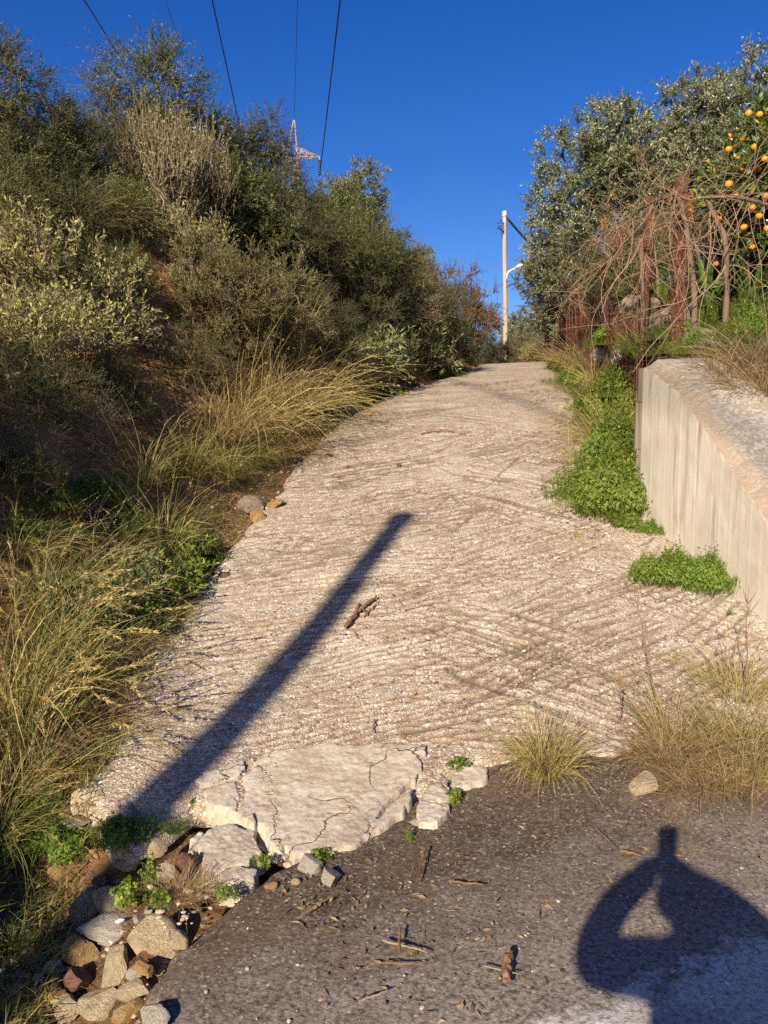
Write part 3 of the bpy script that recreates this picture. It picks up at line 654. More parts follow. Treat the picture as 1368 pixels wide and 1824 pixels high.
t_ = NT('vine_cane'); M['cane'] = t_.finish(t_.ramp(t_.attr(), [(0, (.085, .055, .035)), (.35, (.22, .15, .10)), (.7, (.36, .26, .18)), (.8, (.36, .17, .08)), (1, (.44, .23, .11))]), .75, None, .2)
t_ = NT('orange_peel'); p_ = t_.coord(); M['peel'] = t_.finish(t_.ramp(t_.noise(p_, 14, 2), [(.3, (.74, .20, .008)), (.7, (.86, .30, .012))]), .4, t_.bump(t_.noise(p_, 160, 2), .3, .002), .4)

def in_lobes(r, lobes, n, shell=.45):
    w_ = np.array([l[3] * l[4] * l[5] for l in lobes]) ** .8; k = r.choice(len(lobes), n, p=w_ / w_.sum()); L = np.array(lobes)[k]
    d = nrm(r.normal(size=(n, 3))); q = r.random(n) ** shell
    return L[:, :3] + d * q[:, None] * L[:, 3:], d * q[:, None], q
def skeleton(r, base_pts, C, r_tip, gnarl=.12, power=.46):
    N = [np.array(b, float) for b in base_pts]; par = [-1] + list(range(len(base_pts) - 1)) if base_pts[0][2] < base_pts[-1][2] and len(base_pts) > 1 and getattr(base_pts, 'chain', True) else [-1] * len(base_pts)
    root = N[0]; o = np.argsort(np.linalg.norm(C - N[-1], axis=1)); idx = np.zeros(len(C), int)
    A = np.array(N); depth = np.linalg.norm(A - root, axis=1) * .6
    P = list(A); D = list(depth)
    for i in o:
        c = C[i]; PA = np.array(P); cost = np.linalg.norm(PA - c, axis=1) + .25 * np.array(D); cost[0] += .2 * np.linalg.norm(c - root)
        j = int(np.argmin(cost)); m = (PA[j] + c) / 2; L = np.linalg.norm(c - PA[j]); m = m + r.normal(size=3) * L * gnarl + np.array([0, 0, L * .06])
        P.append(m); par.append(j); D.append(D[j] + L / 2); P.append(c); par.append(len(P) - 2); D.append(D[j] + L); idx[i] = len(P) - 1
    cnt = np.zeros(len(P)); cnt[idx] = 1
    for i in range(len(P) - 1, 0, -1):
        if par[i] >= 0: cnt[par[i]] += cnt[i]
    rad = r_tip * np.maximum(cnt, 1) ** power
    P = np.array(P); seg = [(par[i], i) for i in range(len(P)) if par[i] >= 0]; seg = np.array(seg)
    mid = (P[seg[:, 0]] + P[seg[:, 1]]) / 2 + r.normal(size=(len(seg), 3)) * np.linalg.norm(P[seg[:, 0]] - P[seg[:, 1]], axis=1)[:, None] * .05
    T = np.stack([P[seg[:, 0]], mid, P[seg[:, 1]]], 1); ra = np.minimum(rad[seg[:, 0]], rad[seg[:, 1]] * 1.35); R = np.stack([ra, (ra + rad[seg[:, 1]]) / 2, rad[seg[:, 1]]], 1)
    return T, R, idx
def woody(seed, lobes, nclump, ntwig, tl, lpt, L, W, out=1., up=.3, rndm=.6, shell=.45, base=((0, 0, 0), (0, 0, .15)), r_tip=.004, leafang=.9, droop=0., twig_r=.0016, col_bias=0., gnarl=.12, clust=0, lnorm=.0, tsides=3, keep=1.0):
    r = np.random.default_rng(seed); C, dd, q = in_lobes(r, lobes, nclump, shell)
    C[:, 2] = np.maximum(C[:, 2], .03)
    T, R, idx = skeleton(r, list(base), C, r_tip, gnarl)
    wood = MB().tubes(T, R, 5, r.random(len(T)))
    n = nclump * ntwig; k = np.repeat(np.arange(nclump), ntwig)
    d = nrm(nrm(dd[k]) * out + r.normal(size=(n, 3)) * rndm + np.array([0, 0, up])); ln = tl * r.uniform(.5, 1.25, n)
    s = C[k] + r.normal(size=(n, 3)) * tl * .12
    bend = r.normal(size=(n, 3)) * .18 + np.array([0, 0, -droop])
    def pt(t, i=slice(None)): return s[i] + d[i] * (ln[i] * t)[:, None] + bend[i] * (ln[i] * t * t)[:, None]
    o1 = np.ones(n); P = np.stack([pt(o1 * 0), pt(o1 * .5), pt(o1)], 1)
    wood.tubes(P, np.array([1.3, 1.0, .5]) * twig_r, tsides, r.random(n))
    m = n * lpt; kk = np.repeat(np.arange(n), lpt); t = np.tile((np.arange(lpt) + .5) / lpt, n) + r.uniform(-.5, .5, m) / lpt
    if clust: t = 1 - np.abs(1 - t) ** (1 + clust) * np.sign(1 - t)
    t = np.clip(t, .05, 1.0); pos = pt(t, kk); dirn = nrm(d[kk] + 2 * bend[kk] * t[:, None]); side = nrm(np.cross(dirn, r.normal(size=(m, 3))))
    ld = nrm(dirn * math.cos(leafang) + side * math.sin(leafang) + r.normal(size=(m, 3)) * .15); nn = nrm(np.cross(ld, np.cross(dirn, ld)) + r.normal(size=(m, 3)) * .5 + np.array([0, 0, lnorm]))
    tone = np.repeat(np.repeat(r.normal(size=nclump) * .10, ntwig), lpt)
    rn = np.clip(r.beta(1.6, 1.9, m) + tone * 1.6 + col_bias, 0, 1)
    sel = r.random(m) < keep
    leaf = MB().leaves(pos[sel], ld[sel], nn[sel], (L * r.uniform(.6, 1.25, m))[sel], (W * r.uniform(.7, 1.2, m))[sel], rn[sel])
    return wood, leaf
PROTO = {}
def proto(key, parts): PROTO.setdefault(key, []).append(parts)
def pm(nm, mb, mat, smooth=False): return (nm, mb.mesh(nm, mat, smooth))
def tussock(seed, n, R, ln, tilt, droop, wd, bias=(0, 0, 0), heads=0, mat='grass', cb=0., seg=6, var=.35, headlen=.28, hl=.016, hn=22, up=1.0, stalk=1.35):
    r = np.random.default_rng(seed); a = r.uniform(0, 2 * math.pi, n); q = np.sqrt(r.random(n)); b = np.stack([np.cos(a) * q * R, np.sin(a) * q * R, 0 * a - .02], -1)
    L = ln * np.clip(1 + r.normal(size=n) * var, .3, 1.8); hd = np.zeros(n, bool); hd[:heads] = True; L[hd] = ln * stalk * r.uniform(.85, 1.2, heads)
    d = nrm(np.stack([np.cos(a) * q, np.sin(a) * q, 0 * a], -1) * tilt * 1.2 + r.normal(size=(n, 3)) * tilt * .45 * np.array([1, 1, .2]) + np.array(bias) + np.array([0, 0, up]))
    dr = droop * r.uniform(.4, 1.6, n); dr[hd] *= .55
    P = np.empty((n, seg, 3)); P[:, 0] = b; c = d.copy(); hz = nrm(d * np.array([1, 1, 0]) + r.normal(size=(n, 3)) * .1 * np.array([1, 1, 0]))
    for i in range(1, seg):
        c = nrm(c + (np.array([0, 0, -1.0]) + hz * .35) * (dr * (i / seg) * 1.1)[:, None] / seg * 3 + r.normal(size=(n, 3)) * .075)
        P[:, i] = P[:, i - 1] + c * (L / (seg - 1))[:, None]
    sd = nrm(np.cross(d, r.normal(size=(n, 3)) + np.array([0, .8, 0]))); wp = np.interp(np.linspace(0, 1, seg), [0, .3, .8, 1], [.7, 1, .6, .06])
    rn = np.clip(r.beta(2, 2.2, n) + cb, 0, 1); rn[hd] = np.clip(rn[hd] + .35, 0, 1)
    ww = wd * r.uniform(.6, 1.3, n); ww[hd] *= .6
    mb = MB().ribbons(P, sd, ww[:, None] * wp[None], rn)
    out = [pm('blades', mb, LM[mat])]
    if heads:
        ih = np.repeat(np.arange(heads), hn); t = 1 - headlen * r.random(len(ih)) ** 1.0; f = t * (seg - 1); i0 = np.clip(f.astype(int), 0, seg - 2); fr = (f - i0)[:, None]
        pos = P[ih, i0] * (1 - fr) + P[ih, i0 + 1] * fr; td = nrm(P[ih, i0 + 1] - P[ih, i0]); ld = nrm(td + r.normal(size=td.shape) * .33)
        h = MB().leaves(pos, ld, r.normal(size=ld.shape), hl * r.uniform(.7, 1.5, len(ih)), hl * .26, np.clip(r.beta(2, 2, len(ih)), 0, 1))
        out.append(pm('seed_heads', h, LM['straw']))
    return out
# olives
def olive(seed, lobes, n, trunk, L=.060, W=.0185, ntw=10, lpt=19, tl=.26):
    wd, lf = woody(seed, lobes, n, ntw, tl, lpt, L, W, out=.8, up=.45, rndm=.55, shell=.33, base=trunk, r_tip=.006, leafang=.65, droop=.12, twig_r=.0022, col_bias=.02)
    return [pm('trunk', wd, M['bark'], True), pm('crown', lf, LM['olive'])]
proto('olive', olive(1, [(-.5, 0, 2.2, 1.15, 1.1, .95), (.5, .1, 2.6, 1.0, 1.0, 1.0), (.1, -.3, 3.3, .62, .6, .75), (-.9, -.2, 1.6, .7, .7, .75), (.9, 0, 1.7, .8, .8, .8), (-.25, .1, 3.0, .8, .8, .7)], 540, [(0, 0, -.2), (.05, 0, .4), (-.05, .05, .9), (0, 0, 1.3)]))
proto('olive', olive(2, [(0, 0, 2.3, 1.2, 1.2, 1.0), (.4, 0, 3.2, .9, .9, .9), (-.6, .2, 2.9, .7, .7, .7), (.5, .2, 1.7, .9, .9, .7), (-.7, -.2, 1.8, .8, .8, .7)], 500, [(0, 0, -.2), (-.06, 0, .5), (.05, .05, 1.0), (0, 0, 1.4)]))
# small sparse trees of the hilltop
def sparse(seed, lobes, n, trunk, mat='scrub', tl=.30, lpt=20, L=.030, W=.012, keep=1.0, rt=.0038):
    wd, lf = woody(seed, lobes, n, 9, tl, lpt, L, W, out=.9, up=.25, rndm=.55, shell=.40, base=trunk, r_tip=rt, leafang=.8, droop=.02, twig_r=.0022, keep=keep, gnarl=.09)
    return [pm('trunk', wd, M['bark'], True), pm('crown', lf, LM[mat])]
proto('thorn_tree', sparse(11, [(0, 0, 1.5, .62, .6, .42), (-.35, 0, 1.1, .45, .45, .30), (.45, .05, 1.15, .42, .4, .30), (.1, 0, 1.75, .35, .35, .25)], 120, [(0, 0, -.2), (.03, 0, .35), (0, 0, .7)]))
proto('thorn_tree', sparse(12, [(.2, 0, 1.2, .7, .5, .35), (-.4, .1, .9, .5, .5, .3), (.7, 0, 1.4, .3, .3, .2)], 90, [(0, 0, -.2), (.1, 0, .3), (.12, 0, .6)], lpt=12))
# dense scrub
def scrub(seed, lobes, n, mat='scrub', ntw=9, lpt=21, tl=.19, L=.022, W=.0085, wood='twig', up=.3):
    wd, lf = woody(seed, lobes, n, ntw, tl, lpt, L, W, out=.8, up=up, rndm=.65, shell=.40, base=[(0, 0, -.15), (0, 0, .08), (.03, 0, .2)], r_tip=.0022, leafang=.75, twig_r=.0013)
    return [pm('stems', wd, M[wood], True), pm('foliage', lf, LM[mat])]
LB = [[(0, 0, .40, .70, .65, .42), (.45, .1, .62, .42, .45, .42), (-.45, 0, .55, .5, .45, .42), (.1, -.3, .3, .6, .5, .32), (0, .1, .90, .38, .38, .28)],
      [(0, 0, .45, .65, .65, .48), (-.5, .1, .35, .45, .5, .38), (.5, -.1, .38, .45, .5, .38), (.15, 0, .92, .36, .36, .3)],
      [(0, 0, .35, .75, .7, .38), (.3, 0, .68, .4, .4, .35), (-.5, 0, .5, .35, .4, .35), (.65, 0, .35, .35, .35, .3)]]
for i_, lb in enumerate(LB): proto('scrub', scrub(21 + i_, lb, 240, lpt=(15, 21, 18)[i_], L=(.034, .022, .027)[i_], W=(.0135, .0085, .008)[i_]))
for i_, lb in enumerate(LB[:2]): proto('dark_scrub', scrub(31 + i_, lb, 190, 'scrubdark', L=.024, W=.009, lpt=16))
proto('brown_scrub', scrub(41, LB[0], 200, 'brown', L=.03, W=.014, lpt=14))
proto('grey_scrub', scrub(42, LB[2], 150, 'heath', lpt=7, wood='greytwig', tl=.26, ntw=11))
# round heath domes
for s_ in (51, 52):
    wd_, lf_ = woody(s_, [(0, 0, .30, .46, .46, .40), (.12, 0, .62, .26, .26, .26), (-.2, .05, .45, .3, .3, .3)], 260, 11, .10, 24, .0145, .0058, out=.9, up=.5, rndm=.5, shell=.33, base=[(0, 0, -.1), (0, 0, .05), (0, 0, .1)], r_tip=.0025, leafang=.6, twig_r=.0011)
    proto('heath', [pm('stems', wd_, M['twig'], True), pm('foliage', lf_, LM['heath'])])
# felty sage with upright pale stems
def sage(seed, n=120, mat='sage', L=.055, W=.020, tl=.22, up=1.0, lobes=None, lpt=9, ntw=4):
    wd, lf = woody(seed, lobes or [(0, 0, .45, .55, .5, .35), (.25, 0, .7, .4, .4, .3), (-.3, .1, .62, .4, .4, .3)], n, ntw, tl, lpt, L, W, out=.5, up=up, rndm=.5, shell=.45, base=[(0, 0, -.1), (0, 0, .05), (.02, 0, .12)], r_tip=.003, leafang=.75, twig_r=.0024, clust=.6)
    return [pm('stems', wd, M['greytwig'], True), pm('foliage', lf, LM[mat])]
proto('sage', sage(61)); proto('sage', sage(62, 100)); proto('sage', sage(63, 90, lobes=[(0, 0, .4, .6, .5, .35), (.4, 0, .45, .4, .4, .3)]))
proto('silver_sage', sage(64, 90, 'silver', .07, .017, .20, .8)); proto('silver_sage', sage(65, 70, 'silver', .08, .020, .18, .7, [(0, 0, .28, .42, .4, .24), (.2, 0, .42, .3, .3, .2)]))
proto('low_sage', sage(66, 60, 'silver', .075, .020, .16, .7, [(0, 0, .16, .36, .34, .16)], 8, 4)); proto('low_sage', sage(67, 60, 'green', .06, .022, .15, .6, [(0, 0, .15, .36, .34, .15)], 8, 4))
# dry stalky sage: many upright bare stalks
wd_, lf_ = woody(68, [(0, 0, .55, .5, .45, .5), (0, 0, 1.0, .45, .4, .25)], 150, 4, .34, 5, .042, .016, out=.25, up=1.3, rndm=.28, shell=.5, base=[(0, 0, -.1), (0, 0, .05), (.02, 0, .12)], r_tip=.0026, leafang=.8, twig_r=.0030, clust=0)
proto('stalky_sage', [pm('stems', wd_, M['greytwig'], True), pm('foliage', lf_, LM['sage'])])
# grasses
proto('arching_grass', tussock(71, 380, .13, .75, .60, 1.3, .0052, (.22, -.06, 0), 26, 'grass', .05)); proto('arching_grass', tussock(72, 340, .14, .62, .65, 1.3, .0050, (.18, -.1, 0), 22, 'grass', .12))
proto('straw_grass', tussock(73, 520, .20, .62, .75, 1.25, .0042, (.28, -.12, 0), 40, 'straw', -.05, var=.5)); proto('straw_grass', tussock(74, 480, .22, .55, .85, 1.3, .0040, (.2, -.15, 0), 30, 'straw', -.12, var=.5))
proto('tall_grass', tussock(75, 150, .13, .62, .42, .7, .0045, (.05, 0, 0), 16, 'straw', -.18, var=.5, stalk=1.5)); proto('tall_grass', tussock(76, 420, .20, .30, .75, .9, .0038, (0, -.1, 0), 12, 'grass', .28, var=.5, stalk=1.9))
proto('plume_grass', tussock(77, 190, .12, .75, .55, 1.2, .0060, (.3, -.1, 0), 26, 'grass', .1, headlen=.24, hl=.028, hn=60, stalk=1.25))
proto('dry_tussock', tussock(78, 900, .075, .24, .55, .95, .0030, (0, 0, 0), 0, 'straw', -.05, var=.45)); proto('dead_grass', tussock(79, 420, .22, .34, .8, 1.1, .0036, (-.2, -.2, 0), 0, 'dry', .05)); proto('green_tuft', tussock(80, 300, .10, .22, .6, .8, .0055, (0, 0, 0), 0, 'grass', -.35))
proto('green_tuft', tussock(81, 240, .08, .28, .5, .7, .006, (0, 0, 0), 0, 'grass', -.25))
# trefoil weeds: leaflets in threes over a mound
def trefoil(seed, n, R, h, ll=.020, fl=0, mound=True):
    r = np.random.default_rng(seed); a = r.uniform(0, 2 * math.pi, n); q = np.sqrt(r.random(n)); edge_ = (1 + .15 * r.normal(size=n)) * (1 + .9 * fbm(np.stack([np.cos(a) * 2 + seed, np.sin(a) * 2, a * 0], -1), 3, seed) * 2)
    x, y = np.cos(a) * q * R * edge_, np.sin(a) * q * R * edge_
    z = h * np.sqrt(np.maximum(1 - q ** 2, .02)) * (.45 + .55 * r.random(n) + .5 * r.random(n) ** 6) * (1 + 1.9 * n2(x, y, 2.2 / R, 4, seed)) + .008
    c = np.stack([x, y, z], -1); st = np.stack([x * .92 + r.normal(size=n) * .008, y * .92 + r.normal(size=n) * .008, 0 * z - .02], -1)
    ax_ = nrm(np.stack([x / R * .5, y / R * .5, 0 * x + 1], -1) + r.normal(size=(n, 3)) * .35); e = nrm(np.cross(ax_, r.normal(size=(n, 3)))); f = np.cross(ax_, e)
    lf = MB(); rn = np.clip(r.beta(2.2, 2.2, n) * .9 + n2(x, y, 4, 2, 5) * .3, 0, .92)
    for k in range(3):
        an = k * 2.0944; d = e * math.cos(an) + f * math.sin(an); lf.leaves(c, d - ax_ * .15, ax_, ll * r.uniform(.7, 1.3, n), ll * 1.05 * r.uniform(.8, 1.1, n), rn, .1, .62)
    sm = MB().tubes(np.stack([st, (st + c) / 2 + r.normal(size=(n, 3)) * .006, c], 1)[::2], .0009, 3, .5)
    out = [pm('leaves', lf, LM['green']), pm('stalks', sm, LM['green'])]
    if fl:
        i = r.choice(n, fl, replace=False); fm = MB()
        for k in range(5):
            an = k * 1.2566; d = e[i] * math.cos(an) + f[i] * math.sin(an) + ax_[i] * .8; fm.leaves(c[i] + ax_[i] * .03, d, ax_[i], .014, .010, r.random(fl), .1, .6)
        out.append(pm('flowers', fm, LM['yellow']))
    return out
proto('trefoil', trefoil(91, 5200, .30, .15, .0125, 0)); proto('trefoil', trefoil(92, 2600, .20, .12, .0120, 0)); proto('trefoil', trefoil(93, 4200, .34, .24, .0155, 9)); proto('weed', trefoil(94, 90, .05, .06, .013)); proto('weed', trefoil(95, 60, .04, .09, .012))
# bare twiggy bush
wd_, lf_ = woody(97, [(0, 0, .45, .45, .4, .35)], 110, 6, .28, 1, .01, .004, out=.8, up=.25, rndm=.6, base=[(0, 0, -.1), (0, 0, .05), (.02, 0, .1)], r_tip=.0028, twig_r=.0018, keep=.3)
proto('bare_bush', [pm('stems', wd_, M['greytwig'], True), pm('foliage', lf_, LM['dry'])])

_cnt = {}
def place(kind, name, loc, size, label, cat, group=None, rz=None, v=None, tilt=(0, 0), sz=1.0, rng=random.Random(7)):
    vs_ = PROTO[kind]; i = _cnt.get(kind, 0); _cnt[kind] = i + 1
    parts = vs_[(i if v is None else v) % len(vs_)]
    o = empty(name, loc, rng.uniform(0, 6.28) if rz is None else rz, (size, size, size * sz)); o.rotation_euler.x, o.rotation_euler.y = tilt
    for nm, me in parts:
        q = link(nm, me, o)
        if nm not in ('trunk', 'stems'): q['kind'] = 'stuff'
    return tag(o, label, cat, group)
def onland(px, py): return hit(px, py, ground_z)
_hts = {}
def pheight(kind, v):
    ps = PROTO[kind][v % len(PROTO[kind])]; return max(max(c.co.z for c in me.vertices) if len(me.vertices) < 4000 else float(np.percentile(_co(me)[:, 2], 99.5)) for nm, me in ps)
def _co(me):
    a = np.empty(len(me.vertices) * 3, np.float32); me.vertices.foreach_get('co', a); return a.reshape(-1, 3)
def plant(kind, name, px, py, hpx, label, cat, group=None, v=None, rz=None, sink=0., sz=1.0, tilt=(0, 0)):
    """stand a plant where the line of sight through (px, py) meets the ground, hpx tall in the picture"""
    p = onland(px, py); v = _cnt.get(kind, 0) if v is None else v
    key = (kind, v % len(PROTO[kind]))
    if key not in _hts: _hts[key] = pheight(*key)
    d = math.hypot(p[1], p[0] * .5); s = hpx / F * p[1] * 1.03 / _hts[key] / sz
    return place(kind, name, (p[0], p[1], p[2] - sink), s, label, cat, group, rz, v, tilt, sz)
# ------------------------------------------------------------------ the person holding the phone (only the shadow is in view)
def person():
    root = tag(empty('person', (0, -.40, 0)), 'standing person in dark jacket holding a phone up with both hands, shadow on the asphalt', 'person')
    O = np.array([0, -.40, 0])
    V, E, R = [], [], []
    def v(p, r, par=None, abs_=False):
        V.append(np.array(p, float) - (O if abs_ else 0)); R.append(r if np.ndim(r) else (r, r)); i = len(V) - 1
        if par is not None: E.append((par, i))
        return i
    pel = v((0.02, 0, .90), (.21, .14)); wai = v((.02, 0, 1.04), (.205, .14), pel); che = v((.03, .01, 1.20), (.21, .14), wai); sh = v((.02, .01, 1.35), (.13, .09), che)
    nk = v((-.03, .03, 1.42), .06, sh); h0 = v((-.07, .06, 1.455), (.075, .09), nk); h1 = v((-.07, .06, 1.52), (.078, .098), h0); h2 = v((-.07, .05, 1.58), (.055, .07), h1)
    nose = v((-.07, .155, 1.49), .014, h0)
    for s in (-1, 1):
        so = v((.02 + .17 * s, .03, 1.345), .075, sh)
        if s < 0: el = v((-.30, .20, 1.265), .068, so); fo = v((-.20, .31, 1.36), .056, el); wr = v((-.085, .375, 1.415), .048, fo); hd = v((-.045, .392, 1.445), (.038, .024), wr)
        else: el = v((.25, .22, 1.29), .085, so); fo = v((.17, .31, 1.36), .07, el); wr = v((.075, .37, 1.40), .048, fo); hd = v((.045, .392, 1.435), (.038, .024), wr)
        for f, (dz, ln) in enumerate([(.035, .055), (.015, .062), (-.005, .058), (-.025, .046)]):
            b = V[hd]; k = v((b[0] - .004 * s, b[1] - .010, b[2] + dz), .009, hd); k2 = v((b[0] - s * ln * .5, b[1] - .018, b[2] + dz + .004), .0085, k); v((b[0] - s * ln, b[1] - .020, b[2] + dz + .006), .0075, k2)
        b = V[hd]; k = v((b[0] + .006 * s, b[1] - .03, b[2] - .01), .011, hd); v((b[0] - s * .03, b[1] - .032, b[2] + .03), .009, k)
        hp = v((.02 + .095 * s, 0, .85), .10, pel); kn = v((.02 + .11 * s, .02, .50), .062, hp); an = v((.02 + .12 * s, -.02, .09), .042, kn); v((.02 + .13 * s, .03, .05), (.045, .04), an); v((.02 + .14 * s, .13, .035), (.04, .028), len(V) - 1)
    me = bpy.data.meshes.new('body'); me.from_pydata([tuple(p) for p in V], E, []); me.update()
    for m in ('jacket', 'jeans', 'skin', 'shoe'): me.materials.append(M[m])
    o = link('body', me, root)
    sk = o.modifiers.new('skin', 'SKIN'); sk.use_smooth_shade = True
    for i, d in enumerate(o.data.skin_vertices[0].data): d.radius = R[i]; d.use_root = (i == 0)
    sb = o.modifiers.new('sub', 'SUBSURF'); sb.levels = 2; sb.render_levels = 2
    dg = bpy.context.evaluated_depsgraph_get(); dg.update(); m2 = bpy.data.meshes.new_from_object(o.evaluated_get(dg)); o.modifiers.clear(); o.data = m2; m2.name = 'body'
    m2.materials.clear()
    for m in ('jacket', 'jeans', 'skin', 'shoe'): m2.materials.append(M[m])
    for p in m2.polygons:
        c = p.center; p.use_smooth = True
        p.material_index = 2 if (c.z > 1.42 and c.y < .2) or (c.y > .34 and c.z > 1.3) else 0 if c.z > .92 else 3 if c.z < .11 else 1
    # hair cap
    r = np.random.default_rng(1); th = np.linspace(0, math.pi * .55, 12); ph = np.linspace(0, 2 * math.pi, 25)[:-1]
    TH, PH = np.meshgrid(th, ph, indexing='ij'); G_ = np.stack([-.07 + .088 * np.sin(TH) * np.cos(PH), .045 + .108 * np.sin(TH) * np.sin(PH) - .012, 1.505 + .115 * np.cos(TH)], -1)
    MB().grid(G_, .5, True).build('hair', M['shoe'], root, True)
    ph_ = tag(empty('mobile_phone', (0, -.014, 1.50)), 'dark mobile phone held upright, its shadow tops the shadow figure', 'phone')
    MB().box((-.038, -.004, -.085), (.038, .004, .095)).build('phone_body', M['shoe'], ph_)
    MB().box((-.033, -.0062, -.07), (.033, -.0042, .078)).build('screen', M['lampglass'], ph_)
person()
# ------------------------------------------------------------------ the planted bank on the left
G1, G2 = 'evergreen scrub on the cut bank', 'grass clumps on the bank foot'
for k_, v_, x_, y_, h_, lb_ in [
    ('thorn_tree', 0, 272, 352, 325, 'small bare-topped tree standing highest against the sky on the bank'),
    ('thorn_tree', 0, 0, 345, 300, 'twiggy tree at the left edge of the picture on the bank top'),
    ('thorn_tree', 1, 432, 400, 200, 'spreading thin-leaved tree in front of the pylon'),
    ('thorn_tree', 1, 395, 385, 235, 'thin twiggy tree between the bare-topped tree and the pylon'),
    ('olive', 1, 632, 492, 215, 'dark young olive tree on the bank right of the pylon')]:
    plant(k_, 'olive_tree' if k_ == 'olive' else 'thorn_tree', x_, y_, h_ * .86, lb_, 'tree', 'trees on the bank top', v=v_, rz={0: .3, 1: 0.1}[v_])
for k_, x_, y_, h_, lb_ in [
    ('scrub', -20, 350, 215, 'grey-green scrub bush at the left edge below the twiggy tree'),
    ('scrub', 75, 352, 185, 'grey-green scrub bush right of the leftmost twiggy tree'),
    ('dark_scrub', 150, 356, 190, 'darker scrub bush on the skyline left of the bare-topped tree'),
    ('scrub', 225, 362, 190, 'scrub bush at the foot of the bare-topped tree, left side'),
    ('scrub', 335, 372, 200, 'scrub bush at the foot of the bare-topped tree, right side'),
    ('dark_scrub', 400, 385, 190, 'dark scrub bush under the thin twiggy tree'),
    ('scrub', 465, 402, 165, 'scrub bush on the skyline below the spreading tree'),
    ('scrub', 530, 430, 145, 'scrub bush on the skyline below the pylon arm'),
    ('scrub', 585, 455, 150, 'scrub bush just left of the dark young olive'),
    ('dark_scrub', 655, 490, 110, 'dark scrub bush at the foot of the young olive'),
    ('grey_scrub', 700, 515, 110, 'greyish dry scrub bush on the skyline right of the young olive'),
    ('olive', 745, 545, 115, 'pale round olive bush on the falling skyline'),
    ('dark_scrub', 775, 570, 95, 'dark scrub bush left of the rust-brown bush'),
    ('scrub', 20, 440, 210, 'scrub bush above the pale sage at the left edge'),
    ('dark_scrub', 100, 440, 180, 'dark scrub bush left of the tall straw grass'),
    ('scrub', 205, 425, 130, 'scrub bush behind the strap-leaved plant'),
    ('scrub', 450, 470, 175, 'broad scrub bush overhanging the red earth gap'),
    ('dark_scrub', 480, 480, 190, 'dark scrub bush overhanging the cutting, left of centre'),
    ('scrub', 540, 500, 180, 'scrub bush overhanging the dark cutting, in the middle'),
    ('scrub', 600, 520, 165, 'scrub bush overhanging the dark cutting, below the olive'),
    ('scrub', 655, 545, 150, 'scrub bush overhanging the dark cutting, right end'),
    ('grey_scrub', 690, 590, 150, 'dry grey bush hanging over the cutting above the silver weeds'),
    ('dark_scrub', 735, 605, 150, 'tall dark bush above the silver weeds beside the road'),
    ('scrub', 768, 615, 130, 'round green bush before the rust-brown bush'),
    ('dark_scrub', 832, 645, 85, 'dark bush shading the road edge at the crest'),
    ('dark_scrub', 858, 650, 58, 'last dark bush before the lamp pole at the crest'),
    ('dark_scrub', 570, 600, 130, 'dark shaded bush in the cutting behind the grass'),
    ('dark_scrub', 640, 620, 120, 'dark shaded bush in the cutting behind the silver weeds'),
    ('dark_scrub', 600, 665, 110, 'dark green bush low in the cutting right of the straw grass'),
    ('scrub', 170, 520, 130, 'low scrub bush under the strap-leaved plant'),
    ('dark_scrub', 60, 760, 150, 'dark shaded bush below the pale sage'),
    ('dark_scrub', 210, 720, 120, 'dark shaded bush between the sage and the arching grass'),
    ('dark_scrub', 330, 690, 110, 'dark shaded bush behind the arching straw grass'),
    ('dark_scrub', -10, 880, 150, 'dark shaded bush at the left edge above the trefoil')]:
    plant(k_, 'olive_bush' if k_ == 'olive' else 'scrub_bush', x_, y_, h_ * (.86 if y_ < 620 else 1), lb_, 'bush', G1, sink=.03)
for k_, x_, y_, h_, lb_ in [
    ('stalky_sage', 285, 420, 215, 'tall stalky pale sage with dry flower stems on the bank'),
    ('stalky_sage', 355, 430, 200, 'stalky pale sage right beside the tallest one'),
    ('sage', 345, 500, 120, 'yellowish sage hanging above the red earth'),
    ('sage', 40, 560, 190, 'pale sage bush at the left edge, upper one'),
    ('sage', 120, 580, 170, 'pale sage bush right of the upper left one'),
    ('sage', 20, 690, 190, 'large pale sage bush at the left edge, lower one'),
    ('sage', 105, 680, 170, 'pale sage bush in the middle of the sage thicket'),
    ('sage', 185, 640, 150, 'pale sage bush at the right side of the sage thicket'),
    ('sage', 232, 560, 100, 'small pale sage bush next to the red earth'), ('sage', 330, 545, 70, 'low sage tuft right under the red earth'), ('sage', 225, 755, 75, 'single small sage sprig with round seed heads in the shade'),
    ('sage', 250, 400, 75, 'small sage bush above the strap-leaved plant')]:
    plant(k_, 'sage_bush', x_, y_, h_, lb_, 'bush', 'felty sage bushes on the bank', sink=.03)
plant('heath', 'heath_bush', 392, 625, 195, 'rounded grey-brown heath dome below the yellowish sage', 'bush', 'heath domes', v=0, sz=1.1)
plant('heath', 'heath_bush', 500, 640, 165, 'smaller greener heath dome to the right of the grey-brown one', 'bush', 'heath domes', v=1, sz=1.1)
plant('heath', 'heath_bush', 425, 665, 95, 'low yellow-green heath bush in front of the two domes', 'bush', 'heath domes', v=1)
plant('bare_bush', 'bare_bush', 60, 860, 120, 'leafless tangle of twigs below the left sage bushes', 'bush')
plant('bare_bush', 'bare_bush', 165, 800, 110, 'leafless twigs hanging over the shaded trefoil', 'bush')
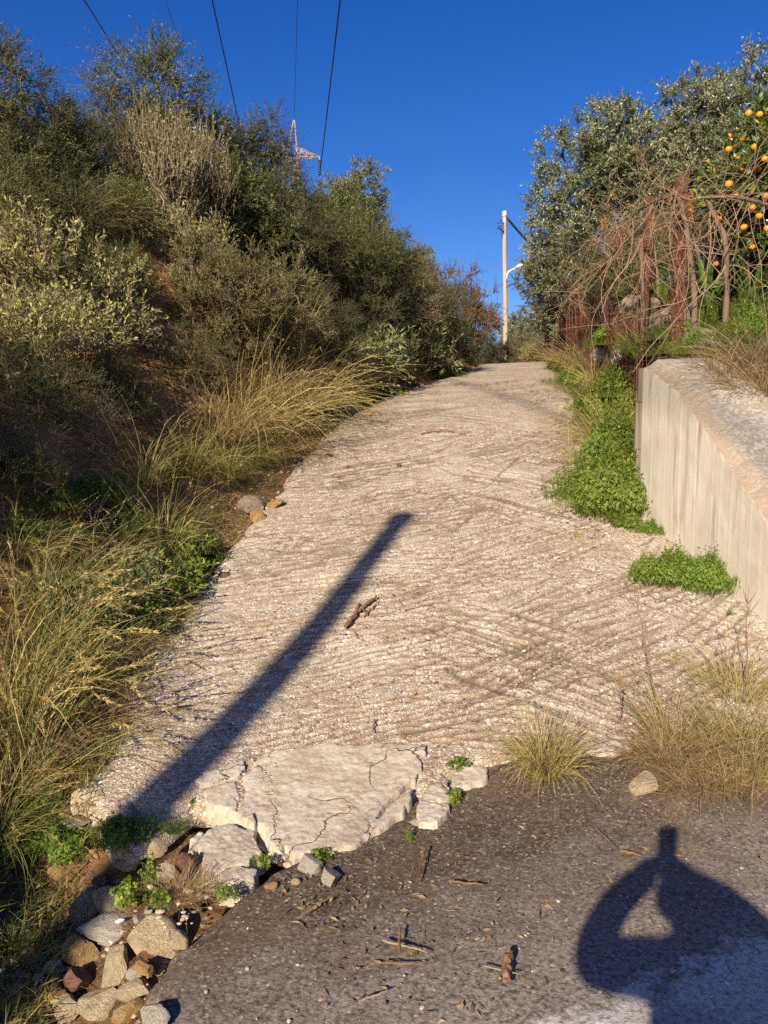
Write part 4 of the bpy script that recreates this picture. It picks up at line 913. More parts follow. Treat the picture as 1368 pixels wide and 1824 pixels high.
for k_, x_, y_, h_, lb_ in [
    ('straw_grass', 150, 410, 125, 'upright straw-coloured grass clump high on the bank'),
    ('straw_grass', 105, 420, 90, 'smaller straw grass clump left of the upright one'),
    ('straw_grass', 395, 780, 165, 'large arching straw grass clump at the bank foot, leftmost'),
    ('straw_grass', 445, 765, 165, 'large arching straw grass clump at the bank foot, second from left'),
    ('straw_grass', 500, 745, 160, 'bright straw grass clump leaning over the road edge'),
    ('straw_grass', 535, 725, 135, 'bright straw grass clump nearest the dark cutting'),
    ('straw_grass', 465, 720, 135, 'straw grass clump behind the bright leaning clumps'),
    ('arching_grass', 335, 850, 185, 'green and straw arching grass in the middle of the bank foot'),
    ('arching_grass', 400, 850, 130, 'arching grass bending toward the loose stones'),
    ('arching_grass', 455, 830, 110, 'arching grass just above the loose roadside stones'),
    ('straw_grass', 480, 815, 90, 'low straw grass clump at the road edge'),
    ('arching_grass', 280, 985, 190, 'green arching grass clump standing alone near the sage weeds'),
    ('arching_grass', 330, 960, 120, 'smaller green arching grass beside the lone clump'),
    ('arching_grass', 250, 860, 170, 'dark green arching grass in the shade'),
    ('arching_grass', 555, 745, 80, 'small arching grass tuft by the cutting'),
    ('plume_grass', 585, 690, 110, 'plumed grass arching in front of the dark cutting'),
    ('plume_grass', 55, 1190, 260, 'tall plumed grass behind the left foreground clumps'),
    ('plume_grass', 120, 1250, 270, 'tall plumed grass leaning out over the road'),
    ('plume_grass', 10, 1330, 340, 'tall plumed grass at the left edge of the picture'),
    ('plume_grass', 70, 1385, 300, 'tall plumed grass beside the grey block'),
    ('tall_grass', 45, 1340, 290, 'upright green and straw grass between the plumed clumps'),
    ('tall_grass', 5, 1250, 300, 'upright green and straw grass at the left edge'),
    ('plume_grass', -5, 1500, 190, 'plumed grass drooping into view at the lower left edge'),
    ('dead_grass', 165, 1345, 110, 'dead brown grass hanging by the grey block'),
    ('dead_grass', 110, 1290, 130, 'dead brown grass under the plumed clumps'),
    ('straw_grass', 15, 1420, 150, 'low straw grass at the left edge above the green weeds'),
    ('straw_grass', 150, 1010, 130, 'straw grass clump below the shaded trefoil'), ('arching_grass', 95, 1060, 170, 'arching grass in front of the shaded trefoil at the left'), ('arching_grass', 215, 1000, 130, 'arching grass between trefoil and leafy weeds'), ('straw_grass', 45, 990, 130, 'straw grass clump at the left edge below the trefoil'), ('plume_grass', 185, 1090, 150, 'plumed grass among the leafy weeds'), ('straw_grass', 270, 1105, 80, 'low straw grass mixed into the leafy weeds'), ('plume_grass', 110, 1150, 190, 'plumed grass behind the leaning one'), ('dead_grass', 200, 1160, 80, 'dead grass at the road edge below the leafy weeds'),
    ('straw_grass', 5, 1815, 70, 'straw grass in the lower left corner'),
    ('dead_grass', 40, 1815, 45, 'dead grass beside the stone pile in the corner'),
    ('green_tuft', 60, 1500, 90, 'green grass tuft above the stone pile'),
    ('green_tuft', 25, 1690, 60, 'dark grass tuft at the left edge beside the stones'),
    ('dead_grass', 330, 1590, 55, 'drying grass in the ditch below the white slab fragment'),
    ('green_tuft', 312, 1480, 45, 'grass tuft between the ditch and the large slab')]:
    plant(k_, 'grass_clump', x_, y_, h_, lb_, 'grass', G2)
for k_, x_, y_, h_, lb_ in [
    ('silver_sage', 625, 690, 85, 'silvery green weed beside the road, leftmost of the group'),
    ('silver_sage', 660, 690, 100, 'silvery green weed beside the road, tallest of the front group'),
    ('silver_sage', 705, 685, 85, 'silvery green weed beside the road, right of the tall one'),
    ('silver_sage', 755, 668, 95, 'silvery weed clump nearer the crest, left half'),
    ('silver_sage', 800, 660, 75, 'silvery weed clump nearer the crest, right half'),
    ('silver_sage', 735, 640, 90, 'silvery weed standing behind the roadside group'),
    ('low_sage', 235, 1085, 85, 'leafy grey-green weed in the left foreground, central'),
    ('low_sage', 300, 1045, 75, 'leafy weed reaching the road edge above the reddish stones'),
    ('low_sage', 165, 1110, 85, 'leafy weed between the plumed grass and the road'),
    ('low_sage', 255, 1130, 65, 'leafy weed lowest at the road edge'),
    ('low_sage', 120, 1085, 75, 'leafy green weed deep among the left grasses'), ('low_sage', 280, 1075, 85, 'leafy green weed reaching toward the road in the left foreground'), ('low_sage', 215, 1055, 85, 'leafy green weed behind the central foreground weed'), ('low_sage', 330, 1005, 70, 'leafy weed beside the lone arching grass'),
    ('low_sage', 205, 1035, 60, 'small leafy weed below the shaded trefoil')]:
    plant(k_, 'leafy_weed', x_, y_, h_, lb_, 'weed', 'leafy weeds by the road')
for v_, x_, y_, h_, lb_ in [
    (0, 90, 905, 42, 'shaded trefoil patch on the bank, centre'), (2, 170, 890, 46, 'shaded trefoil patch on the bank under the arching grass'), (0, 35, 960, 40, 'shaded trefoil patch at the left edge'),
    (0, 130, 965, 40, 'shaded trefoil patch lowest on the bank'), (1, 215, 945, 45, 'small shaded trefoil patch left of the lone arching grass'), (2, 30, 850, 50, 'shaded trefoil patch highest on the bank'),
    (1, 640, 716, 26, 'bright trefoil strip in front of the silvery weeds'), (1, 690, 708, 22, 'bright trefoil edge right of the silvery weeds'), (0, 780, 672, 26, 'bright green trefoil among the upper silvery weeds'),
    (1, 350, 1000, 36, 'small trefoil patch at the road edge by the reddish stones'), (1, 60, 1430, 50, 'green weed patch behind the grey block'), (1, 30, 1500, 60, 'green weed patch at the left edge in half shade'),
    (1, 110, 1510, 45, 'green weed patch above the upper ditch stones'), (1, 215, 1520, 40, 'dark green weed patch at the end of the pole shadow')]:
    plant('trefoil', 'trefoil_patch', x_, y_, h_, lb_, 'weed', 'trefoil patches', v=v_)
for v_, x_, y_, h_, lb_ in [
    (0, 228, 1600, 50, 'small leafy weed between the ditch stones'), (1, 268, 1570, 62, 'leafy weed standing in the ditch by the slab fragment'), (0, 285, 1610, 40, 'leafy weed at the ditch edge nearest the asphalt'), (0, 400, 1600, 34, 'small weed on the bare soil by the asphalt edge'),
    (1, 345, 1448, 30, 'tiny weed in the crack of the large slab'), (0, 470, 1540, 28, 'tiny weed under the slab edge'), (0, 568, 1535, 36, 'weed growing behind the two white stones'), (0, 818, 1368, 30, 'bright weed on the right end of the slab'), (0, 810, 1428, 28, 'bright weed at the corner of the brownish slab fragment'),
    (1, 730, 1500, 30, 'drying weed at the slab edge over the asphalt'), (0, 710, 832, 10, 'tiny weed alone in the middle of the road'), (1, 1300, 1100, 20, 'tiny weed at the wall foot')]:
    plant('weed', 'small_weed', x_, y_, h_, lb_, 'weed', 'small weeds', v=v_)
for x_, y_, s_, lb_ in [(-3.2, 3.5, .95, 'unseen scrub bush added outside the left edge to shade the trefoil'), (-3.4, 4.3, 1.0, 'unseen scrub bush added outside the left edge for shade below the sage')]:  # bushes out of view, added to cast shade on the left bank
    place('scrub', 'scrub_bush', (x_, y_, float(terrain_z(x_, y_)) - .05), s_, lb_, 'bush', 'unseen scrub added beyond the left edge for shade')
# strap-leaved plant high on the bank
def strap_plant(name, loc, s, n, label, seed, flowers=0, wd=.035, ln=.6, tilt=.75, cat='plant', grp=None):
    r = np.random.default_rng(seed); root = tag(empty(name, loc, r.uniform(0, 6), s), label, cat, grp)
    for i in range(n):
        a = i * 2.4 + r.uniform(-.3, .3); u = .25 + .75 * (i / n); k = np.linspace(0, 1, 9)
        L = ln * r.uniform(.75, 1.15); th = tilt * (1.15 - .9 * u) + .15; hor = np.sin(th + k * .8 * (1.1 - u)); ver = np.cos(th + k * .9 * (1.1 - u))
        x = np.cumsum(hor) / 9 * L; z = np.cumsum(ver) / 9 * L
        P = np.stack([np.cos(a) * x, np.sin(a) * x, z + .02], -1); w_ = wd * np.interp(k, [0, .15, .6, 1], [.9, 1, .7, .04])
        sd = np.array([-math.sin(a), math.cos(a), 0]); up_ = np.cross(sd, nrm(np.gradient(P, axis=0)))
        G_ = np.stack([P - sd * w_[:, None] * .5 + up_ * -w_[:, None] * .18, P, P + sd * w_[:, None] * .5 + up_ * -w_[:, None] * .18, P + up_ * w_[:, None] * .16 * -1.0], 1)
        MB().grid(G_, np.full(36, np.clip(r.beta(2, 2), 0, 1)), True).build('leaf', LM['strap'], root)
    for f in range(flowers):
        a = r.uniform(0, 6.28); h = ln * r.uniform(1.35, 1.75); q = np.array([math.cos(a), math.sin(a), 0]) * r.uniform(.05, .16)
        top = q * 1.6 + np.array([0, 0, h]); st = MB().tube(np.array([[0, 0, .05], q * .7 + [0, 0, h * .5], top]), [.010, .008, .006], 6).build('flower_stalk', M['twig'], root)
        m = 110; t = r.random(m); an = r.uniform(0, 6.28, m); cone = .018 * (1 - t) + .006
        pos = top + np.stack([np.cos(an) * cone, np.sin(an) * cone, (t - .8) * .17], -1)
        d = np.stack([np.cos(an), np.sin(an), -.75 + t * 1.3], -1); fl_ = MB().leaves(pos, d, r.normal(size=(m, 3)), .040, .012, r.random(m)).build('flower_spike', LM['petal'], st); fl_['kind'] = 'stuff'
p_ = onland(215, 395); strap_plant('strap_leaved_plant', p_, 1.0, 22, 'dark green strap-leaved plant high on the bank below the sage', 5, 0, .030, .48, .7)
p_ = onland(240, 415); strap_plant('strap_leaved_plant', p_, .8, 14, 'smaller strap-leaved plant just right of the larger one', 6, 0, .030, .48, .7)

# ------------------------------------------------------------------ right-hand side
P1 = [('trefoil', 0, 1062, 885, 85, 'dense trefoil mound at the wall corner, left part'), ('trefoil', 0, 1108, 905, 90, 'dense trefoil mound at the wall corner, right part'), ('trefoil', 1, 1060, 915, 40, 'low front edge of the trefoil mound on the road'), ('trefoil', 1, 1115, 940, 40, 'low trefoil tongue at the wall foot'), ('trefoil', 1, 1160, 952, 28, 'thin trefoil trail along the wall foot'),
      ('trefoil', 2, 1095, 830, 95, 'trefoil clump behind the mound next to the form boards'), ('trefoil', 1, 1120, 780, 80, 'trefoil clump against the rubble wall'), ('trefoil', 1, 1105, 700, 60, 'weed clump hanging over the rubble wall'),
      ('trefoil', 0, 1190, 1030, 62, 'separate trefoil mound on the concrete, left half'), ('trefoil', 0, 1248, 1040, 60, 'separate trefoil mound on the concrete, right half at the wall'),
      ('trefoil', 1, 1030, 690, 45, 'bright green verge weeds in the middle of the right verge'), ('trefoil', 1, 1000, 662, 32, 'bright green verge weeds nearest the crest'), ('trefoil', 1, 1055, 740, 50, 'bright green verge weeds below the straw grass'), ('trefoil', 1, 1040, 760, 30, 'low verge weeds beside the debris on the road')]
for k_, v_, x_, y_, h_, lb_ in P1: plant(k_, 'trefoil_patch', x_, y_, h_, lb_, 'weed', 'trefoil patches on the right', v=v_, sz=1.75)
for k_, v_, x_, y_, h_, lb_ in [
    ('straw_grass', 0, 1075, 790, 130, 'loose straw grass standing on the right verge'), ('straw_grass', 1, 1050, 830, 90, 'low straw grass at the debris edge of the road'), ('straw_grass', 1, 1040, 655, 70, 'pale straw grass below the wire fence'), ('straw_grass', 0, 1065, 690, 80, 'pale straw grass before the rubble wall'), ('dead_grass', None, 1010, 640, 45, 'dead grass by the crest on the right verge'), ('arching_grass', 0, 1100, 760, 100, 'arching grass over the rubble wall'),
    ('tall_grass', 0, 1195, 1325, 205, 'tall dry grass stand right of the tussock, left part'), ('tall_grass', 1, 1250, 1335, 120, 'dense tall grass stand at the right edge, middle'), ('tall_grass', 0, 1300, 1330, 200, 'tall dry grass stand at the right edge, upright blades'), ('tall_grass', 1, 1350, 1320, 130, 'dense tall grass at the right edge of the picture'), ('dead_grass', None, 1210, 1345, 95, 'matted dead grass inside the tall stand, left'), ('dead_grass', None, 1300, 1345, 100, 'matted dead grass inside the tall stand, right'), ('dead_grass', None, 1160, 1350, 60, 'flattened dead grass spilling left of the tall stand'), ('tall_grass', 1, 1185, 1370, 95, 'short front fringe of the tall grass stand'), ('tall_grass', 1, 1290, 1385, 95, 'green front fringe of the tall grass stand'), ('tall_grass', 1, 1360, 1385, 110, 'front fringe of the tall grass at the picture edge'), ('straw_grass', 0, 1320, 1240, 170, 'straw grass behind the tall stand at the wall foot'), ('dead_grass', None, 1230, 1400, 80, 'dead grass mat in front of the tall stand'), ('dead_grass', None, 1320, 1405, 80, 'dead grass mat at the right edge'), ('green_tuft', 0, 1280, 1405, 40, 'small green grass tuft on the asphalt edge'), ('dead_grass', None, 1180, 1455, 30, 'flat dead grass patch at the tip of the phone shadow'),
    ('dead_grass', None, 1300, 672, 80, 'dead brown grass over the wall top, left part'), ('dead_grass', None, 1345, 690, 90, 'dead brown grass over the wall top, right part'), ('dead_grass', None, 1365, 640, 90, 'dead brown grass above the wall at the picture edge'), ('green_tuft', 1, 1150, 640, 70, 'dark grass tuft hanging at the corner of the wall'), ('green_tuft', 0, 1190, 635, 50, 'grass tuft on the wall corner'), ('arching_grass', 1, 1140, 625, 70, 'arching grass in front of the thin post')]:
    plant(k_, 'grass_clump', x_, y_, h_, lb_, 'grass', 'grass on the right side', v=v_)
plant('dry_tussock', 'grass_tussock', 972, 1372, 118, 'small round dry tussock growing at the edge of the asphalt', 'grass', sz=1.1)
for v_, x_, y_, h_, lb_ in [(2, 1245, 628, 40, 'flowering green weeds behind the wall corner'), (2, 1290, 615, 46, 'flowering green weeds on the terrace, middle'), (2, 1350, 605, 50, 'flowering green weeds on the terrace at the picture edge'), (2, 1205, 628, 34, 'green weeds at the foot of the thick post'), (1, 1165, 632, 36, 'green weeds at the foot of the thin post'), (2, 1330, 572, 42, 'green weeds under the orange tree'), (2, 1275, 580, 40, 'green weeds between thick post and orange tree'), (1, 1085, 612, 36, 'yellow-flowered weeds by the wire fence'), (0, 1225, 600, 34, 'low green weeds right behind the thick post'), (0, 1310, 600, 34, 'low green weeds beside the grey vine stem'), (1, 1365, 575, 40, 'low green weeds under the oranges at the picture edge'), (0, 1180, 605, 30, 'low green weeds between the rusty posts'), (1, 1130, 625, 34, 'low green weeds in front of the aloe')]:
    plant('trefoil', 'flowering_weed', x_, y_, h_, lb_, 'weed', 'terrace weeds', v=v_, sz=1.3)
for x_, y_, h_, lb_ in [(1260, 600, 60, 'fresh green grass tuft between the vine stems'), (1320, 625, 60, 'fresh green grass tuft above the dead grass'), (1355, 560, 60, 'fresh green grass tuft below the oranges'), (1225, 640, 40, 'short green grass tuft on the wall corner'), (1295, 560, 55, 'green grass tuft in the shade behind the vine'), (1275, 640, 60, 'green grass tuft above the wall top'), (1340, 600, 70, 'tall fresh grass tuft below the dark bush'), (1240, 580, 55, 'fresh grass tuft beside the thick post'), (1190, 600, 50, 'fresh grass tuft between the posts')]:
    plant('green_tuft', 'grass_clump', x_, y_, h_, lb_, 'grass', 'grass on the right side')
def tree_at(kind, v, px, Y, top_py, label, name='olive_tree', grp='olive trees behind the fence', rz=0.4, cat='tree', bz=None):
    X = at(px, 500, Y)[0]; z0 = float(terrain_z(X, Y)) if bz is None else bz; zt = at(px, top_py, Y)[2]
    key = (kind, v)
    if key not in _hts: _hts[key] = pheight(*key)
    return place(kind, name, (X, Y, z0 - .05), (zt - z0) / _hts[key], label, cat, grp, rz, v)
tree_at('olive', 0, 1085, 14.5, 170, 'big silvery olive tree behind the fence, left one with its top in the sky', rz=2.9)
tree_at('olive', 1, 1285, 13.5, 95, 'tallest olive tree behind the orange tree', rz=.5)
tree_at('olive', 1, 1175, 16.5, 215, 'olive tree filling the gap between the two big olives', rz=4.0)
tree_at('olive', 0, 1000, 20.0, 385, 'smaller olive tree nearest the lamp, its twigs reaching the sky', rz=1.2)
tree_at('olive', 1, 975, 36.0, 545, 'distant olive tree right of the lamp pole', rz=.2); tree_at('olive', 0, 925, 40.0, 552, 'distant olive tree behind the lamp pole', rz=1.5)
tree_at('olive', 1, 1360, 12.0, 190, 'olive tree behind the orange tree at the picture edge', rz=2.2)
for k_, x_, Y_, ty, lb_ in [('heath', 935, 24.5, 590, 'pale dry bush right of the lamp pole foot'), ('heath', 905, 25.5, 600, 'pale dry bush hiding the lamp pole foot'), ('heath', 960, 23.5, 598, 'pale dry bush at the crest by the fence end'), ('sage', 948, 22.8, 608, 'low pale sage at the crest of the road'), ('sage', 880, 26, 615, 'low pale sage behind the crest on the left'),
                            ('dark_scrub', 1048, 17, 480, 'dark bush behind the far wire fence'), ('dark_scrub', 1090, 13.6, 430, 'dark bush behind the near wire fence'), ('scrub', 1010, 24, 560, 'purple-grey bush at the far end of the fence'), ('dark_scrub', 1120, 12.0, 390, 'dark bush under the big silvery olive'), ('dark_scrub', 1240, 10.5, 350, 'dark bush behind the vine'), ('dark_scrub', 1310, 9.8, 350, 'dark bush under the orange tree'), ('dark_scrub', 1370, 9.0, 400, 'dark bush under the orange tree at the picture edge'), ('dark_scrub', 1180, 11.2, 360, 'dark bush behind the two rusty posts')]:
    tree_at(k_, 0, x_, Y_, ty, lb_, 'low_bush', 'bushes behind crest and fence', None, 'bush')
o_ = tree_at('brown_scrub', 0, 824, 23.5, 470, 'rust-brown leafy bush on the skyline near the crest', 'scrub_bush', G1, .3, 'bush'); o_.scale = (o_.scale.x * .62, o_.scale.y * .62, o_.scale.z)
# aloes
for i_, (x_, Y_, s_, n_, fl_, lb_) in enumerate([(1112, 11.4, .95, 20, 2, 'aloe with orange flower spikes right of the white rocks'), (1176, 9.5, 1.0, 18, 1, 'aloe between the two rusty posts'), (1262, 8.6, 1.15, 18, 2, 'aloe with orange spikes under the vine behind the thick post'), (1090, 13.0, 1.15, 16, 1, 'aloe behind the wire fence with orange spikes'), (1340, 8.2, 1.0, 16, 2, 'aloe at the picture edge below the oranges')]):
    X_ = at(x_, 500, Y_)[0]; strap_plant('aloe', (X_, Y_, float(terrain_z(X_, Y_))), s_, n_, lb_, 30 + i_, fl_, .06, .72, .62, 'aloe', 'flowering aloes')
# orange tree
def orange_tree():
    X, Y = 4.02, 8.3; z = float(terrain_z(X, Y)); root = tag(empty('orange_tree', (X, Y, z)), 'orange tree full of ripe fruit at the right edge', 'tree')
    wd, lf = woody(201, [(.1, 0, 1.30, .80, .8, .60), (-.25, -.2, 1.0, .55, .6, .5), (.2, 0, 1.55, .5, .5, .32)], 200, 8, .24, 12, .075, .034, out=.8, up=.2, rndm=.6, shell=.35, base=[(0, 0, -.1), (0, 0, .3), (.03, 0, .6)], r_tip=.005, leafang=.8, twig_r=.0025)
    wd.build('trunk', M['bark'], root, True); c = lf.build('crown', LM['orange'], root); c['kind'] = 'stuff'
    import bmesh
    bm = bmesh.new(); bmesh.ops.create_icosphere(bm, subdivisions=3, radius=.033)
    for v_ in bm.verts: v_.co.z *= .93
    me = bpy.data.meshes.new('orange'); bm.to_mesh(me); bm.free(); me.materials.append(M['peel'])
    for p in me.polygons: p.use_smooth = True
    for x, y in [(1334, 202), (1353, 204), (1357, 222), (1299, 243), (1323, 247), (1366, 240), (1298, 266), (1362, 283), (1319, 305), (1298, 328), (1364, 349), (1366, 407), (1280, 390), (1340, 370), (1312, 280), (1345, 262), (1275, 470), (1340, 440), (1350, 300), (1310, 350), (1352, 385), (1325, 405)]:
        Yd = 7.52 + ((x * 7 + y * 13) % 11) * .05; q = at(x, y, Yd); o = link('orange', me, root); o.scale = [.80 + ((x * 3 + y * 5) % 9) * .04] * 3; o.location = Vector(q - np.array([X, Y, z]))
orange_tree()
# fence of rusty posts and wire
def fence():
    root = tag(empty('wire_fence', (0, 0, 0)), 'rusty wire fence with steel posts along the terrace', 'fence')
    posts = []
    for i, (x, Y, top, w_) in enumerate([(1210, 7.5, 312, .085), (1147, 9.0, 352, .062), (1085, 11.6, 500, .05), (1064, 12.8, 520, .05), (1036, 15.0, 530, .05), (1018, 17.0, 536, .05), (1003, 19.0, 540, .05), (990, 21.0, 545, .05), (979, 23.0, 548, .05)]):
        X = at(x, 500, Y)[0]; z0 = float(terrain_z(X, Y)); z1 = at(x, top, Y)[2]; posts.append((X, Y, z0, z1)); h = z1 - z0 + .1
        mb = MB(); t_w = w_ * .12
        if w_ > .06:                     # I-section
            for a, b, c, d in [(-w_ / 2, w_ / 2, -w_ / 2, -w_ / 2 + t_w), (-w_ / 2, w_ / 2, w_ / 2 - t_w, w_ / 2), (-t_w / 2, t_w / 2, -w_ / 2 + t_w * .5, w_ / 2 - t_w * .5)]: mb.box((a, c, -.1), (b, d, h - .1))
        else:
            mb.box((-w_ / 2, -w_ / 2, -.1), (w_ / 2, -w_ / 2 + .008, h - .1)); mb.box((-w_ / 2, -w_ / 2 + .004, -.1), (-w_ / 2 + .008, w_ / 2, h - .1))
        o = mb.build('post', M['rust'], root); o.location = (X, Y, z0); o.rotation_euler = ((-.01, .015, -.02, .02)[i % 4], (.0, .01, -.015)[i % 3], .25)
    wm = MB(); r = np.random.default_rng(3)
    for (xa, ya, za, ta), (xb, yb, zb, tb) in zip(posts, posts[1:]):
        hh = min(ta - za, tb - zb, 1.15); n = 15
        for k in range(n):
            f = (k + .5) / n; t = np.linspace(0, 1, 10); bow = .10 * np.sin(t * math.pi) * (1 if k % 2 else .8)
            P = np.stack([xa + (xb - xa) * t - bow - .05, ya + (yb - ya) * t, za + f * hh + (zb - za) * t - .05 * np.sin(t * math.pi) + r.normal(size=10) * .004], -1); wm.tube(P, .0045 if ya < 13 else .0075, 3, .5, False)
        for k in range(int((yb - ya) / .16)):
            t = (k + .5) * .16 / (yb - ya); b_ = .10 * math.sin(t * math.pi)
            P = np.array([[xa + (xb - xa) * t - b_ - .05, ya + (yb - ya) * t, za + (zb - za) * t], [xa + (xb - xa) * t - b_ - .05 + r.normal() * .02, ya + (yb - ya) * t + .05, za + (zb - za) * t + hh]]); wm.tube(P, .0030 if ya < 13 else .0055, 3, .5, False)
    o = wm.build('wire_mesh', M['rust'], root); o['kind'] = 'stuff'
    return posts
posts = fence()
# bare grape vine sprawling over the fence
def vine(name, label, cord, ncane, seed, trunk_px, red=0., lean=(-.5, -.25, .55), ln=(.5, 1.5), hang=5):
    r = np.random.default_rng(seed); root = tag(empty(name, trunk_px), label, 'vine', 'bare vines over the fence'); O = np.array(trunk_px, float); cord = np.array(cord, float)
    tr = np.concatenate([O[None] - [[0, 0, .1]], [O + (cord[0] - O) * .5 + [.05, .03, 0]], cord]); k = np.linspace(0, len(tr) - 1, 40); ii = np.clip(k.astype(int), 0, len(tr) - 2); P = tr[ii] * (1 - (k - ii)[:, None]) + tr[ii + 1] * (k - ii)[:, None]
    P = P + .05 * np.stack([fbm(np.stack([k * .8, k * 0 + s, k * 0], -1), 3, seed + s) * 2 for s in range(3)], -1)
    MB().tube(P - O, np.interp(k, [0, len(tr) - 1], [.032, .013]), 7, .15).build('trunk', M['cane'], root, True)
    def grow(S, D, L, rad, seg, grav, jit, col):
        n = len(S); Q = np.empty((n, seg, 3)); Q[:, 0] = S; c = D.copy(); w_ = r.normal(size=(n, 3)) * .12
        for i in range(1, seg):
            w_ = w_ * .6 + r.normal(size=(n, 3)) * jit; c = nrm(c + w_ + np.array([0, 0, -grav]) * (i / seg) ** 1.0); Q[:, i] = Q[:, i - 1] + c * (L / (seg - 1))[:, None]
        can.tubes(Q - O, rad[:, None] * np.linspace(1, .4, seg)[None], 4, col); return Q
    can = MB(); i = r.integers(8, 40, ncane); S = P[i]; D = nrm(np.array(lean) * .8 + r.normal(size=(ncane, 3)) * .62); L = r.uniform(*ln, ncane)
    col = np.clip(r.uniform(.1, .75, ncane) + red * r.random(ncane), 0, 1); Q = grow(S, D, L, r.uniform(.0022, .0042, ncane), 14, .15, .20, col)
    j = r.integers(0, ncane, ncane * 3); s_ = r.integers(3, 12, ncane * 3); S2 = Q[j, s_]; D2 = nrm((Q[j, s_ + 1] - Q[j, s_]) * 6 + r.normal(size=(ncane * 3, 3)) * .8); grow(S2, D2, r.uniform(.15, .55, ncane * 3), r.uniform(.0012, .0024, ncane * 3), 8, .15, .14, np.clip(col[j] + r.normal(size=ncane * 3) * .15, 0, 1))
    i = r.integers(10, 40, hang); S = P[i]; grow(S, nrm(np.array([0, -.15, -1.0]) + r.normal(size=(hang, 3)) * .35), r.uniform(.7, 1.6, hang), r.uniform(.003, .0065, hang), 14, .05, .10, r.uniform(.3, .72, hang))
    o = can.build('canes', M['cane'], root); o['kind'] = 'stuff'
gz = lambda p: (p[0], p[1], float(terrain_z(p[0], p[1])))
vine('grape_vine', 'bare vine tangled over the thick rusty post', [at(1225, 400, 7.4), at(1205, 345, 7.5), at(1160, 365, 8.2), at(1110, 400, 9.2)], 46, 1, gz(at(1232, 600, 7.4)), .25, (-.45, -.1, .35), (.4, 1.1), 8)
vine('grape_vine', 'bare vine with reddish canes arching left over the wire fence', [at(1140, 430, 8.8), at(1120, 420, 9.2), at(1080, 470, 10.6), at(1045, 510, 12.2)], 50, 2, gz(at(1140, 600, 8.9)), .6, (-.85, .1, .25), (.4, 1.0), 6)
vine('grape_vine', 'bare grey vine hanging in front of the orange tree', [at(1290, 420, 7.1), at(1260, 350, 7.2), at(1320, 350, 6.8), at(1400, 360, 6.4)], 40, 3, gz(at(1285, 615, 7.1)), .1, (-.15, -.2, .2), (.5, 1.3), 14)

